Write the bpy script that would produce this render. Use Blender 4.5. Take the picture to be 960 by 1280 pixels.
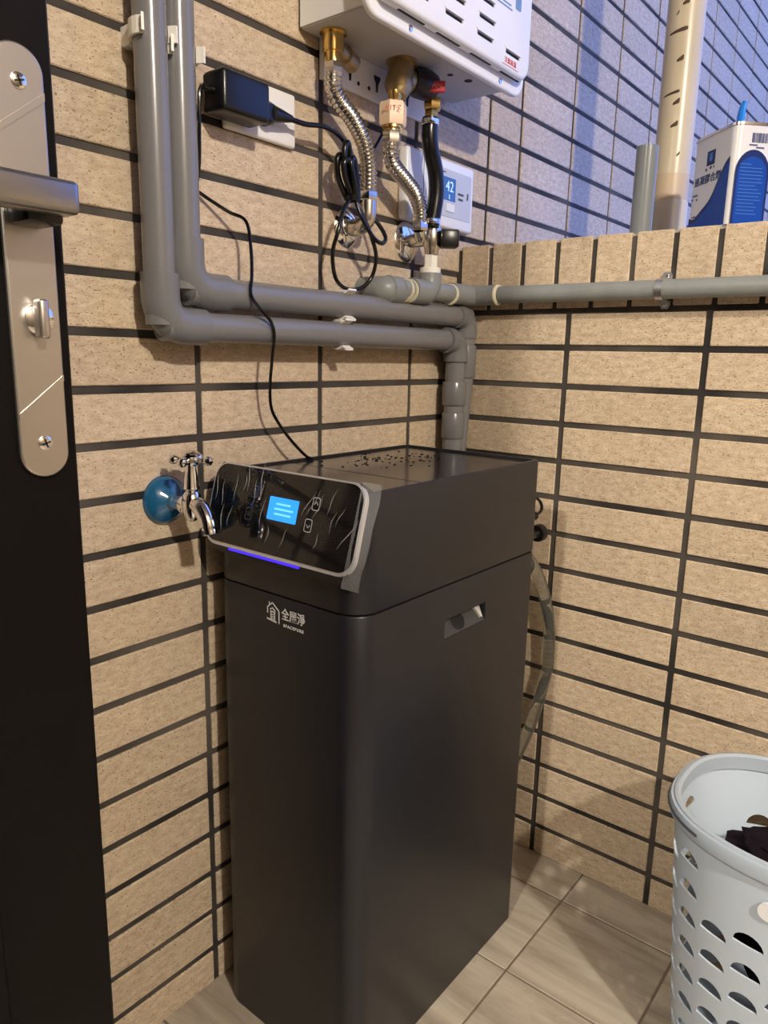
import bpy, bmesh, math, random
from mathutils import Vector, Matrix, noise

# ------------------------------------------------------------------ reset
for o in list(bpy.data.objects):
    bpy.data.objects.remove(o, do_unlink=True)
scene = bpy.context.scene
COL = scene.collection
random.seed(7)
PI = math.pi

def lin(r, g, b):
    f = lambda c: (c / 255.0) / 12.92 if c / 255.0 <= .04045 else ((c / 255.0 + .055) / 1.055) ** 2.4
    return (f(r), f(g), f(b), 1.0)

# ------------------------------------------------------------------ camera
CAM = Vector((-1.2835, -0.8517, 1.0224))
YAW, PITCH, ROLL, FPX = 0.8958, -0.2097, 0.0216, 919.0
fw = Vector((math.sin(YAW) * math.cos(PITCH), math.cos(YAW) * math.cos(PITCH), math.sin(PITCH)))
rt0 = Vector((math.cos(YAW), -math.sin(YAW), 0))
up0 = rt0.cross(fw)
rt = rt0 * math.cos(ROLL) + up0 * math.sin(ROLL)
up = up0 * math.cos(ROLL) - rt0 * math.sin(ROLL)
cd = bpy.data.cameras.new('camera')
cam = bpy.data.objects.new('camera', cd)
COL.objects.link(cam)
cam.matrix_world = Matrix(((rt.x, up.x, -fw.x, CAM.x), (rt.y, up.y, -fw.y, CAM.y), (rt.z, up.z, -fw.z, CAM.z), (0, 0, 0, 1)))
cd.sensor_fit = 'VERTICAL'
cd.sensor_height = 32.0
cd.lens = 32.0 * FPX / 1280.0
cd.clip_start = 0.01
scene.camera = cam

# ------------------------------------------------------------------ sky, exposure
world = bpy.data.worlds.new('world')
scene.world = world
world.use_nodes = True
bg = world.node_tree.nodes['Background']
bg.inputs['Color'].default_value = (0.20, 0.34, 1.0, 1)      # blue evening sky
bg.inputs['Strength'].default_value = 1.7
scene.view_settings.view_transform = 'Standard'
scene.view_settings.look = 'None'
scene.view_settings.gamma = 1.0
scene.view_settings.use_curve_mapping = False
scene.view_settings.exposure = 0.28
LAMP_CEILING = 178.0       # W, ceiling lamp of the balcony
LAMP_HALL = 125.0          # W, ceiling lamp of the hall behind the open door
WARM = (1.0, 0.92, 0.80)

# ------------------------------------------------------------------ materials
MATS = {}
def new_mat(name):
    m = bpy.data.materials.new(name); m.use_nodes = True
    MATS[name] = m
    return m, m.node_tree, m.node_tree.nodes['Principled BSDF']

def mat(name, col, rough=.5, metal=0.0, spec=.5, bump=0.0, bscale=200.0, emit=None, estr=1.0, trans=0.0, alpha=1.0, vary=0.0, vscale=12.0, coat=0.0, ior=1.45):
    m, nt, p = new_mat(name)
    p.inputs['Base Color'].default_value = col
    p.inputs['Roughness'].default_value = rough
    p.inputs['Metallic'].default_value = metal
    p.inputs['Specular IOR Level'].default_value = spec
    p.inputs['IOR'].default_value = ior
    p.inputs['Transmission Weight'].default_value = trans
    p.inputs['Alpha'].default_value = alpha
    p.inputs['Coat Weight'].default_value = coat
    if emit:
        p.inputs['Emission Color'].default_value = emit
        p.inputs['Emission Strength'].default_value = estr
    N, L = nt.nodes, nt.links
    g = N.new('ShaderNodeNewGeometry')
    if bump > 0:
        n = N.new('ShaderNodeTexNoise'); n.inputs['Scale'].default_value = bscale; n.inputs['Detail'].default_value = 4
        L.new(g.outputs['Position'], n.inputs['Vector'])
        b = N.new('ShaderNodeBump'); b.inputs['Strength'].default_value = bump; b.inputs['Distance'].default_value = .002
        L.new(n.outputs['Fac'], b.inputs['Height']); L.new(b.outputs['Normal'], p.inputs['Normal'])
    n2 = N.new('ShaderNodeTexNoise'); n2.inputs['Scale'].default_value = vscale; n2.inputs['Detail'].default_value = 6
    L.new(g.outputs['Position'], n2.inputs['Vector'])
    mr = N.new('ShaderNodeMapRange'); mr.inputs['To Min'].default_value = 1 - vary; mr.inputs['To Max'].default_value = 1 + vary
    L.new(n2.outputs['Fac'], mr.inputs['Value'])
    mx = N.new('ShaderNodeMix'); mx.data_type = 'RGBA'; mx.blend_type = 'MULTIPLY'; mx.inputs['Factor'].default_value = 1.0
    mx.inputs['A'].default_value = col
    L.new(mr.outputs['Result'], mx.inputs['B']); L.new(mx.outputs['Result'], p.inputs['Base Color'])
    return m

def tile_mat(name, horiz):
    """beige rough-faced facade tile with dark flecks; horiz = axis the firing streaks follow"""
    m, nt, p = new_mat(name); N, L = nt.nodes, nt.links
    g = N.new('ShaderNodeNewGeometry')
    mp = N.new('ShaderNodeMapping')
    mp.inputs['Scale'].default_value = (.45, .45, 1.0)
    L.new(g.outputs['Position'], mp.inputs['Vector'])
    def noise_(s, d, r=.5):
        n = N.new('ShaderNodeTexNoise'); n.inputs['Scale'].default_value = s; n.inputs['Detail'].default_value = d; n.inputs['Roughness'].default_value = r
        L.new(mp.outputs['Vector'], n.inputs['Vector']); return n
    big = noise_(9, 3); mid = noise_(130, 4, .6); fl = noise_(560, 2, .6); fine = noise_(700, 3, .7)
    cr = N.new('ShaderNodeValToRGB')
    cr.color_ramp.elements[0].position = .30; cr.color_ramp.elements[0].color = lin(182, 160, 134)
    cr.color_ramp.elements[1].position = .70; cr.color_ramp.elements[1].color = lin(216, 198, 171)
    L.new(mid.outputs['Fac'], cr.inputs['Fac'])
    fr = N.new('ShaderNodeValToRGB')
    fr.color_ramp.elements[0].position = .335; fr.color_ramp.elements[0].color = (1, 1, 1, 1)
    fr.color_ramp.elements[1].position = .40; fr.color_ramp.elements[1].color = (0, 0, 0, 1)
    L.new(fl.outputs['Fac'], fr.inputs['Fac'])
    mx = N.new('ShaderNodeMix'); mx.data_type = 'RGBA'
    mx.inputs['B'].default_value = lin(122, 97, 74)
    L.new(fr.outputs['Color'], mx.inputs['Factor']); L.new(cr.outputs['Color'], mx.inputs['A'])
    oi = N.new('ShaderNodeObjectInfo')
    ad = N.new('ShaderNodeMath'); ad.operation = 'MULTIPLY_ADD'; ad.inputs[1].default_value = .09; ad.inputs[2].default_value = .90
    L.new(oi.outputs['Random'], ad.inputs[0])
    b2 = N.new('ShaderNodeMapRange'); b2.inputs['From Min'].default_value = .3; b2.inputs['From Max'].default_value = .7
    b2.inputs['To Min'].default_value = .93; b2.inputs['To Max'].default_value = 1.07
    L.new(big.outputs['Fac'], b2.inputs['Value'])
    ml = N.new('ShaderNodeMath'); ml.operation = 'MULTIPLY'; L.new(ad.outputs[0], ml.inputs[0]); L.new(b2.outputs['Result'], ml.inputs[1])
    m2 = N.new('ShaderNodeMix'); m2.data_type = 'RGBA'; m2.blend_type = 'MULTIPLY'; m2.inputs['Factor'].default_value = 1
    L.new(mx.outputs['Result'], m2.inputs['A']); L.new(ml.outputs[0], m2.inputs['B'])
    L.new(m2.outputs['Result'], p.inputs['Base Color'])
    p.inputs['Roughness'].default_value = .62
    p.inputs['Specular IOR Level'].default_value = .35
    bp = N.new('ShaderNodeBump'); bp.inputs['Strength'].default_value = .55; bp.inputs['Distance'].default_value = .0022
    sm = N.new('ShaderNodeMath'); sm.operation = 'ADD'; L.new(mid.outputs['Fac'], sm.inputs[0]); L.new(fine.outputs['Fac'], sm.inputs[1])
    L.new(sm.outputs[0], bp.inputs['Height']); L.new(bp.outputs['Normal'], p.inputs['Normal'])
    return m

def mortar_mat(name):
    m, nt, p = new_mat(name); N, L = nt.nodes, nt.links
    g = N.new('ShaderNodeNewGeometry')
    n = N.new('ShaderNodeTexNoise'); n.inputs['Scale'].default_value = 5.0; n.inputs['Detail'].default_value = 5; L.new(g.outputs['Position'], n.inputs['Vector'])
    cr = N.new('ShaderNodeValToRGB')
    cr.color_ramp.elements[0].position = .40; cr.color_ramp.elements[0].color = lin(28, 25, 24)
    cr.color_ramp.elements[1].position = .66; cr.color_ramp.elements[1].color = lin(84, 77, 70)
    L.new(n.outputs['Fac'], cr.inputs['Fac']); L.new(cr.outputs['Color'], p.inputs['Base Color'])
    p.inputs['Roughness'].default_value = .85
    return m

def floor_mat(name):
    m, nt, p = new_mat(name); N, L = nt.nodes, nt.links
    g = N.new('ShaderNodeNewGeometry'); oi = N.new('ShaderNodeObjectInfo')
    mp = N.new('ShaderNodeMapping'); mp.inputs['Scale'].default_value = (26, 3.0, 1); L.new(g.outputs['Position'], mp.inputs['Vector'])
    of = N.new('ShaderNodeVectorMath'); of.operation = 'SCALE'; of.inputs[0].default_value = (7, 13, 0); L.new(oi.outputs['Random'], of.inputs['Scale'])
    av = N.new('ShaderNodeVectorMath'); L.new(mp.outputs['Vector'], av.inputs[0]); L.new(of.outputs['Vector'], av.inputs[1])
    n = N.new('ShaderNodeTexNoise'); n.inputs['Scale'].default_value = 1.0; n.inputs['Detail'].default_value = 6; n.inputs['Roughness'].default_value = .62; n.inputs['Distortion'].default_value = .5
    L.new(av.outputs['Vector'], n.inputs['Vector'])
    cr = N.new('ShaderNodeValToRGB')
    cr.color_ramp.elements[0].position = .32; cr.color_ramp.elements[0].color = lin(140, 128, 114)
    cr.color_ramp.elements[1].position = .62; cr.color_ramp.elements[1].color = lin(180, 170, 155)
    L.new(n.outputs['Fac'], cr.inputs['Fac']); L.new(cr.outputs['Color'], p.inputs['Base Color'])
    w = N.new('ShaderNodeTexNoise'); w.inputs['Scale'].default_value = 5; w.inputs['Detail'].default_value = 3; L.new(g.outputs['Position'], w.inputs['Vector'])
    rr = N.new('ShaderNodeMapRange'); rr.inputs['From Min'].default_value = .35; rr.inputs['From Max'].default_value = .65
    rr.inputs['To Min'].default_value = .22; rr.inputs['To Max'].default_value = .45
    L.new(w.outputs['Fac'], rr.inputs['Value']); L.new(rr.outputs['Result'], p.inputs['Roughness'])
    bp = N.new('ShaderNodeBump'); bp.inputs['Strength'].default_value = .12; bp.inputs['Distance'].default_value = .002
    L.new(n.outputs['Fac'], bp.inputs['Height']); L.new(bp.outputs['Normal'], p.inputs['Normal'])
    return m

T_A = tile_mat('facade_tile_a', 'x'); T_B = tile_mat('facade_tile_b', 'y')
MORTAR = mortar_mat('mortar'); FLOOR = floor_mat('floor_tile')
GROUT = mat('grout', lin(112, 100, 86), .8, vary=.25, vscale=30)
PLASTER = mat('plaster', lin(118, 106, 92), .8, bump=.1, bscale=90, vary=.04)
CONCRETE = mat('ledge_cement', lin(150, 146, 138), .75, bump=.2, bscale=120, vary=.12)
CHAR = mat('charcoal_plastic', lin(27, 28, 33), .35, spec=.5, bump=.10, bscale=900, vary=.06, vscale=5)
CHAR2 = mat('charcoal_scoop', lin(56, 56, 58), .45, bump=.08, bscale=900)
LIDM = mat('charcoal_lid', lin(36, 36, 42), .16, spec=.6, vary=.06)
BLACKG = mat('black_glass', lin(8, 8, 10), .06, spec=.6)
BEZEL = mat('silver_bezel', lin(215, 216, 220), .30, metal=.6)
BLACKP = mat('black_plastic', lin(16, 16, 18), .30, spec=.5)
BLACKR = mat('black_rubber', lin(11, 11, 14), .24)
CORD = mat('black_cord', lin(8, 8, 9), .25)
PVC = mat('grey_pvc', lin(114, 113, 114), .20, spec=.5, vary=.05, bump=.03, bscale=60)
PVC2 = mat('grey_pvc_fitting', lin(110, 110, 112), .24, spec=.5, vary=.08)
PVCD = mat('weathered_pvc', lin(128, 131, 130), .38, bump=.2, bscale=150, vary=.20, vscale=25)
GLUE = mat('dried_glue', lin(205, 198, 170), .5)
WCLIP = mat('white_clip', lin(228, 225, 216), .45)
CHROME = mat('chrome', (.82, .82, .84, 1), .07, metal=1.0)
NICKEL = mat('nickel', (.66, .63, .58, 1), .20, metal=1.0)
STEEL = mat('brushed_steel', (.56, .53, .49, 1), .34, metal=1.0, vary=.05, vscale=4)
STEELD = mat('lever_steel', (.34, .33, .32, 1), .30, metal=1.0)
BRASS = mat('brass', (.72, .50, .18, 1), .24, metal=1.0, vary=.12, vscale=60)
BRASSD = mat('cast_bronze', (.42, .32, .17, 1), .42, metal=1.0, bump=.25, bscale=300, vary=.2, vscale=60)
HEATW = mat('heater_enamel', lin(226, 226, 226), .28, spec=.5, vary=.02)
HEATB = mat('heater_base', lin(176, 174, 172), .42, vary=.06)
DARK = mat('dark_void', lin(9, 9, 10), .7)
WPLAST = mat('white_plastic', lin(226, 222, 212), .35, vary=.02)
CTRLW = mat('controller_white', lin(224, 226, 230), .30)
CTRLF = mat('controller_face', lin(186, 192, 204), .35)
LCD = mat('controller_lcd', lin(52, 84, 128), .15, emit=lin(40, 90, 170), estr=.35)
LCDT = mat('lcd_digit', lin(190, 215, 235), .4, emit=lin(160, 200, 240), estr=.5)
DGREY = mat('dark_grey_print', lin(70, 72, 80), .5)
SCREEN = mat('lit_screen', lin(30, 130, 220), .3, emit=(.02, .27, .90, 1), estr=1.0)
SCREENT = mat('screen_text', lin(140, 220, 255), .3, emit=(.06, .40, 1.0, 1), estr=1.0)
LEDM = mat('purple_led', lin(60, 40, 255), .3, emit=(.045, .018, 1.0, 1), estr=1.1)
ICON = mat('icon_print', lin(196, 198, 205), .5)
LOGO = mat('logo_print', lin(225, 225, 225), .5)
BLUEF = mat('blue_protective_film', lin(28, 86, 124), .12, spec=.6, vary=.12, vscale=40, coat=.4)
BEIGE = mat('beige_pipe', lin(196, 182, 152), .30, vary=.10, vscale=14)
STAIN = mat('brown_stain', lin(72, 52, 34), .6)
TANB = mat('tan_band', lin(190, 168, 136), .4, vary=.06)
TINW = mat('tin_white', lin(208, 208, 212), .25, spec=.5)
TINB = mat('tin_blue', lin(8, 62, 150), .25, spec=.5)
TIND = mat('tin_navy', lin(12, 34, 92), .3)
TINM = mat('tin_metal', (.78, .78, .80, 1), .16, metal=1.0)
TINT = mat('tin_text', lin(50, 62, 112), .4)
TINL = mat('tin_fine_text', lin(64, 116, 190), .4)
BLUEC = mat('blue_spout', lin(20, 130, 235), .25, emit=lin(0, 40, 110), estr=.0)
BASK = mat('basket_plastic', lin(192, 205, 220), .33, spec=.5)
RIMM = mat('basket_rim', lin(166, 178, 192), .35)
CLOTH = mat('dark_cloth', lin(24, 17, 24), .95, spec=.1, bump=.5, bscale=500)
DOORM = mat('dark_door', lin(10, 8, 8), .42, spec=.14, bump=.05, bscale=200, vary=.15, vscale=6)
REDT = mat('red_print', lin(196, 84, 70), .5)
BLUET = mat('blue_print', lin(110, 142, 176), .5)
REDL = mat('red_label', lin(170, 40, 52), .4)
PINKT = mat('pink_print', lin(225, 140, 140), .4)
PAPER = mat('valve_label', lin(236, 208, 176), .4)
GALV = mat('galvanised', (.55, .56, .56, 1), .35, metal=1.0, vary=.2, vscale=80)
LAMPW = mat('lamp_shade', (1, .9, .75, 1), .5, emit=(1.0, .92, .80, 1), estr=2.0)
DROP = mat('water', (.9, .95, 1, 1), .03, trans=1.0, ior=1.33)
TUBEM = mat('clear_tube', (.62, .62, .56, 1), .12, trans=.92, ior=1.3)
SILV = mat('silver_tip', (.8, .82, .8, 1), .25, metal=.6)

def film_mat(name):
    m, nt, p = new_mat(name); N, L = nt.nodes, nt.links
    out = N['Material Output']
    tr = N.new('ShaderNodeBsdfTransparent'); gl = N.new('ShaderNodeBsdfGlossy'); gl.inputs['Roughness'].default_value = .13
    df = N.new('ShaderNodeBsdfDiffuse'); df.inputs['Color'].default_value = (.75, .76, .78, 1)
    gl.inputs['Color'].default_value = (.9, .9, .92, 1)
    m1 = N.new('ShaderNodeMixShader'); m2 = N.new('ShaderNodeMixShader')
    m1.inputs[0].default_value = .45
    L.new(gl.outputs[0], m1.inputs[1]); L.new(df.outputs[0], m1.inputs[2])
    m2.inputs[0].default_value = .010
    L.new(tr.outputs[0], m2.inputs[1]); L.new(m1.outputs[0], m2.inputs[2]); L.new(m2.outputs[0], out.inputs['Surface'])
    N.remove(p)
    return m, m2
FILM, _f = film_mat('clear_film')
FILM2, _f2 = film_mat('loose_film'); _f2.inputs[0].default_value = .24
FILM3, _f3 = film_mat('film_crease'); _f3.inputs[0].default_value = .30

# ------------------------------------------------------------------ mesh helpers
def link(o, parent=None):
    COL.objects.link(o)
    if parent:
        o.parent = parent
        if parent.type == 'EMPTY': o.matrix_parent_inverse = Matrix.Translation(parent.location).inverted()
    return o

def obj(name, bm, m, parent=None, smooth=True, loc=None):
    me = bpy.data.meshes.new(name)
    bm.to_mesh(me); bm.free()
    me.materials.append(m)
    if smooth:
        for p in me.polygons: p.use_smooth = True
        try: me.set_sharp_from_angle(angle=math.radians(38))
        except Exception: pass
    o = bpy.data.objects.new(name, me)
    link(o, parent)
    if loc is not None: o.location = loc
    return o

def thing(name, label, cat, loc=(0, 0, 0), group=None):
    o = bpy.data.objects.new(name, None); o.empty_display_size = .02
    o.location = loc; o['label'] = label; o['category'] = cat
    if group: o['group'] = group
    return link(o)

def tag(o, label, cat, group=None):
    o['label'] = label; o['category'] = cat
    if group: o['group'] = group
    return o

def adopt(root):
    """parts are modelled in world coordinates: keep them there under the root"""
    inv = Matrix.Translation(root.location).inverted()
    for c in root.children:
        c.matrix_parent_inverse = inv
    return root

def BM(): return bmesh.new()

def box(bm, lo, hi, bev=0.0, seg=2, M=None):
    lo, hi = Vector(lo), Vector(hi)
    r = bmesh.ops.create_cube(bm, size=1.0)
    vs = r['verts']
    for v in vs:
        v.co = Vector((lo.x + (v.co.x + .5) * (hi.x - lo.x), lo.y + (v.co.y + .5) * (hi.y - lo.y), lo.z + (v.co.z + .5) * (hi.z - lo.z)))
    if bev > 0:
        es = list({e for v in vs for e in v.link_edges})
        r2 = bmesh.ops.bevel(bm, geom=es, offset=bev, segments=seg, affect='EDGES', profile=.5)
        vs = list({v for f in r2['faces'] for v in f.verts} | {v for v in vs if v.is_valid})
    if M is not None:
        for v in vs: v.co = M @ v.co
    return bm

def frames(pts):
    T = []
    n = len(pts)
    for i in range(n):
        a = pts[max(i - 1, 0)]; b = pts[min(i + 1, n - 1)]
        T.append((b - a).normalized())
    u = T[0].orthogonal().normalized()
    F = []
    for i in range(n):
        if i:
            ax = T[i - 1].cross(T[i])
            if ax.length > 1e-9:
                u = Matrix.Rotation(T[i - 1].angle(T[i]), 3, ax.normalized()) @ u
        u = (u - T[i] * u.dot(T[i])).normalized()
        F.append((T[i], u, T[i].cross(u)))
    return F

def tube(bm, pts, r, n=12, cap=True, flat=1.0):
    pts = [Vector(p) for p in pts]
    F = frames(pts); rings = []
    for i, p in enumerate(pts):
        rr = r[i] if isinstance(r, (list, tuple)) else r
        t, u, w = F[i]
        rings.append([bm.verts.new(p + u * (rr * math.cos(2 * PI * k / n)) + w * (rr * flat * math.sin(2 * PI * k / n))) for k in range(n)])
    for a, b in zip(rings, rings[1:]):
        for k in range(n): bm.faces.new((a[k], a[(k + 1) % n], b[(k + 1) % n], b[k]))
    if cap:
        bm.faces.new(rings[0][::-1]); bm.faces.new(rings[-1])
    return bm

def spline(P, n=8):
    P = [Vector(p) for p in P]
    out = []
    for i in range(len(P) - 1):
        p0 = P[max(i - 1, 0)]; p1 = P[i]; p2 = P[i + 1]; p3 = P[min(i + 2, len(P) - 1)]
        for k in range(n):
            t = k / n
            out.append(.5 * ((2 * p1) + (p2 - p0) * t + (2 * p0 - 5 * p1 + 4 * p2 - p3) * t * t + (3 * p1 - p0 - 3 * p2 + p3) * t ** 3))
    out.append(P[-1])
    return out

def fillet(P, r, n=8):
    P = [Vector(p) for p in P]; out = [P[0]]
    for i in range(1, len(P) - 1):
        a = (P[i - 1] - P[i]).normalized(); b = (P[i + 1] - P[i]).normalized()
        s = P[i] + a * r; e = P[i] + b * r
        for k in range(n + 1):
            t = k / n
            out.append((1 - t) ** 2 * s + 2 * t * (1 - t) * (P[i] * .9 + (s + e) * .05) + t * t * e)
    out.append(P[-1])
    return out

def lathe(bm, prof, origin, axis, n=20, cap=True, rot=0.0):
    """prof: (distance along axis, radius)"""
    origin = Vector(origin); axis = Vector(axis).normalized()
    u = axis.orthogonal().normalized(); w = axis.cross(u)
    rings = []
    for d, r in prof:
        rings.append([bm.verts.new(origin + axis * d + u * (r * math.cos(rot + 2 * PI * k / n)) + w * (r * math.sin(rot + 2 * PI * k / n))) for k in range(n)])
    for a, b in zip(rings, rings[1:]):
        for k in range(n): bm.faces.new((a[k], a[(k + 1) % n], b[(k + 1) % n], b[k]))
    if cap:
        bm.faces.new(rings[0][::-1]); bm.faces.new(rings[-1])
    return bm

def hexnut(bm, origin, axis, h, r, rot=0.0):
    return lathe(bm, [(0, r * .92), (h * .12, r), (h * .88, r), (h, r * .92)], origin, axis, 6, True, rot)

def prism(bm, poly, M, d):
    """poly: 2-D outline extruded by d along local z, placed by matrix M"""
    a = [bm.verts.new(M @ Vector((x, y, 0))) for x, y in poly]
    b = [bm.verts.new(M @ Vector((x, y, d))) for x, y in poly]
    n = len(poly)
    bm.faces.new(a[::-1]); bm.faces.new(b)
    for k in range(n): bm.faces.new((a[k], a[(k + 1) % n], b[(k + 1) % n], b[k]))
    return bm

def rrect(w, h, r, n=6):
    out = []
    for cx, cy, a0 in ((w / 2 - r, h / 2 - r, 0), (-w / 2 + r, h / 2 - r, 90), (-w / 2 + r, -h / 2 + r, 180), (w / 2 - r, -h / 2 + r, 270)):
        for k in range(n + 1):
            a = math.radians(a0 + 90 * k / n)
            out.append((cx + r * math.cos(a), cy + r * math.sin(a)))
    return out

def basis(origin, ex, ey):
    ex = Vector(ex).normalized(); ey = Vector(ey).normalized(); ez = ex.cross(ey).normalized(); ey = ez.cross(ex)
    o = Vector(origin)
    return Matrix(((ex.x, ey.x, ez.x, o.x), (ex.y, ey.y, ez.y, o.y), (ex.z, ey.z, ez.z, o.z), (0, 0, 0, 1)))

def recalc(bm):
    bmesh.ops.recalc_face_normals(bm, faces=bm.faces); return bm

def text_mesh(name, s, size, m, M, parent, bold=0.0, spacing=1.0, sx=1.0):
    c = bpy.data.curves.new(name, 'FONT'); c.body = s; c.size = size; c.extrude = .0002; c.offset = bold
    c.align_x = 'CENTER'; c.align_y = 'CENTER'; c.space_character = spacing; c.resolution_u = 3
    t = bpy.data.objects.new(name + '_tmp', c); COL.objects.link(t)
    bpy.context.view_layer.update()
    me = bpy.data.meshes.new_from_object(t.evaluated_get(bpy.context.evaluated_depsgraph_get()))
    bpy.data.objects.remove(t, do_unlink=True); bpy.data.curves.remove(c)
    me.name = name
    me.transform(M @ Matrix.Diagonal((sx, 1, 1, 1)))
    me.materials.clear(); me.materials.append(m)
    o = bpy.data.objects.new(name, me); link(o, parent)
    return o

# ------------------------------------------------------------------ setting
def struct(o):
    o['kind'] = 'structure'; return o

P_, H_ = .070, .2443           # tile pitches
ZK = lambda k: 1.0431 - k * P_
JT = .0105                     # joint width
LEDGE = 1.235
LT = .18                       # parapet thickness
CEIL = 2.45

wallA = struct(obj('wall_left', box(BM(), (-3.4, .003, 0), (2.668, .16, CEIL + .235)), MORTAR, None, False))
wallA['label'] = 'tall wall of beige facade tiles with dark joints behind the black appliance'
_tile_cache = {}
def tile_mesh(w, h, m, axis):
    key = (round(w, 4), round(h, 4), axis)
    if key not in _tile_cache:
        bm = BM()
        if axis == 'A': box(bm, (-w / 2, 0, -h / 2), (w / 2, .012, h / 2), .0014, 1)
        else: box(bm, (0, -w / 2, -h / 2), (.012, w / 2, h / 2), .0014, 1)
        me = bpy.data.meshes.new('tile'); bm.to_mesh(me); bm.free(); me.materials.append(m)
        _tile_cache[key] = me
    return _tile_cache[key]

xs_in = [-.1491 - H_ * i for i in range(13, -1, -1)]
xs_out = [.0962, .2243] + [.2243 + H_ * i for i in range(1, 11)]
rows = []                       # (z0, z1)
zs = [0.0] + [ZK(k) for k in range(14, -21, -1)]
for a, b in zip(zs, zs[1:]):
    if b > CEIL + .2: break
    rows.append((a, b))
restA = BM()
nA = 0
for (z0, z1) in rows:
    spans = []
    inn = xs_in + ([0.0 + JT / 2] if z1 <= LEDGE + .03 and z0 < 1.18 else [])
    if z0 < 1.18:
        edges = xs_in + [JT * .4]
    else:
        edges = xs_in + xs_out
    for x0, x1 in zip(edges, edges[1:]):
        zz0 = z0
        w = x1 - x0 - JT; h = z1 - zz0 - JT * (1 if zz0 > 0 else .5)
        cx = (x0 + x1) / 2; cz = (zz0 + z1) / 2 + (0 if zz0 > 0 else -JT / 4)
        near = (cx > -1.0 and ((cx < .1 and cz < 1.72) or (cx >= .1 and cz < 2.32 and cx < 2.35)))
        if near and nA < 300:
            o = bpy.data.objects.new('tile', tile_mesh(w, h, T_A, 'A'))
            link(o, wallA); o.location = (cx, random.uniform(-.0006, .0006), cz); nA += 1
        else:
            box(restA, (cx - w / 2, 0, cz - h / 2), (cx + w / 2, .012, cz + h / 2))
ra = obj('distant_tiles', restA, T_A, wallA, False); ra['kind'] = 'stuff'

wallB = struct(obj('wall_right', box(BM(), (.003, -2.9, 0), (LT, .003, LEDGE - .006)), MORTAR, None, False))
wallB['label'] = 'low parapet wall of beige tiles with an upright tile course on top'
restB = BM(); nB = 0
ys = [.006 - 0.0] + [-.2440 - H_ * i for i in range(11)]
TOPC = 1.1085
for (z0, z1) in rows:
    if z0 > TOPC - .03: break
    z1 = min(z1, TOPC)
    if abs(z1 - ZK(-1)) < .02: z1 = TOPC
    for y1, y0 in zip(ys, ys[1:]):
        w = y1 - y0 - JT; h = z1 - z0 - JT * (1 if z0 > 0 else .5); cy = (y0 + y1) / 2; cz = (z0 + z1) / 2 - (0 if z0 > 0 else JT / 4)
        if cy > -1.7:
            o = bpy.data.objects.new('tile', tile_mesh(w, h, T_B, 'B')); link(o, wallB); o.location = (random.uniform(-.0006, .0006), cy, cz); nB += 1
        else: box(restB, (0, cy - w / 2, cz - h / 2), (.012, cy + w / 2, cz + h / 2))
for i in range(41):
    y1 = -.004 - .0699 * i; y0 = y1 - .0699
    w = y1 - y0 - JT * .85; h = LEDGE - TOPC - JT / 2; cy = (y0 + y1) / 2; cz = (TOPC + JT / 2 + LEDGE) / 2
    if cy > -1.7:
        o = bpy.data.objects.new('cap_tile', tile_mesh(w, h, T_B, 'B')); link(o, wallB); o.location = (0, cy, cz); nB += 1
    else: box(restB, (0, cy - w / 2, cz - h / 2), (.012, cy + w / 2, cz + h / 2))
rb = obj('distant_tiles', restB, T_B, wallB, False); rb['kind'] = 'stuff'
obj('ledge_cap', box(BM(), (.011, -2.9, LEDGE - .007), (LT, .0, LEDGE - .001)), CONCRETE, wallB, False)

floor = struct(obj('floor', box(BM(), (-3.4, -2.9, -.1), (LT, .006, -.0015)), GROUT, None, False))
floor['label'] = 'floor of square greige wood-grain tiles'
fx = [0.004] + [-.095 - .2152 * i for i in range(16)]
fy = [0.004] + [-.147 - .2135 * i for i in range(13)]
restF = BM()
for x1, x0 in zip(fx, fx[1:]):
    for y1, y0 in zip(fy, fy[1:]):
        cx, cy = (x0 + x1) / 2, (y0 + y1) / 2; w, d = x1 - x0 - .0035, y1 - y0 - .0035
        if cx > -1.5 and cy > -1.5:
            key = ('F', round(w, 4), round(d, 4))
            if key not in _tile_cache:
                bm = box(BM(), (-w / 2, -d / 2, -.008), (w / 2, d / 2, 0), .0012, 1)
                me = bpy.data.meshes.new('floor_tile'); bm.to_mesh(me); bm.free(); me.materials.append(FLOOR); _tile_cache[key] = me
            o = bpy.data.objects.new('floor_tile', _tile_cache[key]); link(o, floor); o.location = (cx, cy, random.uniform(-.0003, .0003))
        else: box(restF, (cx - w / 2, cy - d / 2, -.008), (cx + w / 2, cy + d / 2, 0))
rf = obj('distant_floor_tiles', restF, FLOOR, floor, False); rf['kind'] = 'stuff'

struct(obj('ceiling', box(BM(), (-3.4, -2.9, CEIL), (LT + .25, .006, CEIL + .12)), PLASTER, None, False))
struct(obj('wall_sky_block', box(BM(), (.011, -2.9, LEDGE), (LT, -1.55, CEIL)), PLASTER, None, False))  # unseen wall, added to keep sky out of the lock plate's reflection
struct(obj('wall_back', box(BM(), (-3.4, -3.0, 0), (LT, -2.9, CEIL)), PLASTER, None, False))
struct(obj('wall_hall', box(BM(), (-3.5, -2.9, 0), (-3.4, .006, CEIL)), PLASTER, None, False))
bm = BM()                                             # wall with the doorway the camera stands next to
box(bm, (-1.97, -.335, 0), (-1.86, .0, CEIL)); box(bm, (-1.97, -2.9, 0), (-1.86, -1.22, CEIL)); box(bm, (-1.97, -1.22, 2.08), (-1.86, -.335, CEIL))
struct(obj('wall_doorway', bm, PLASTER, None, False))

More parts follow.
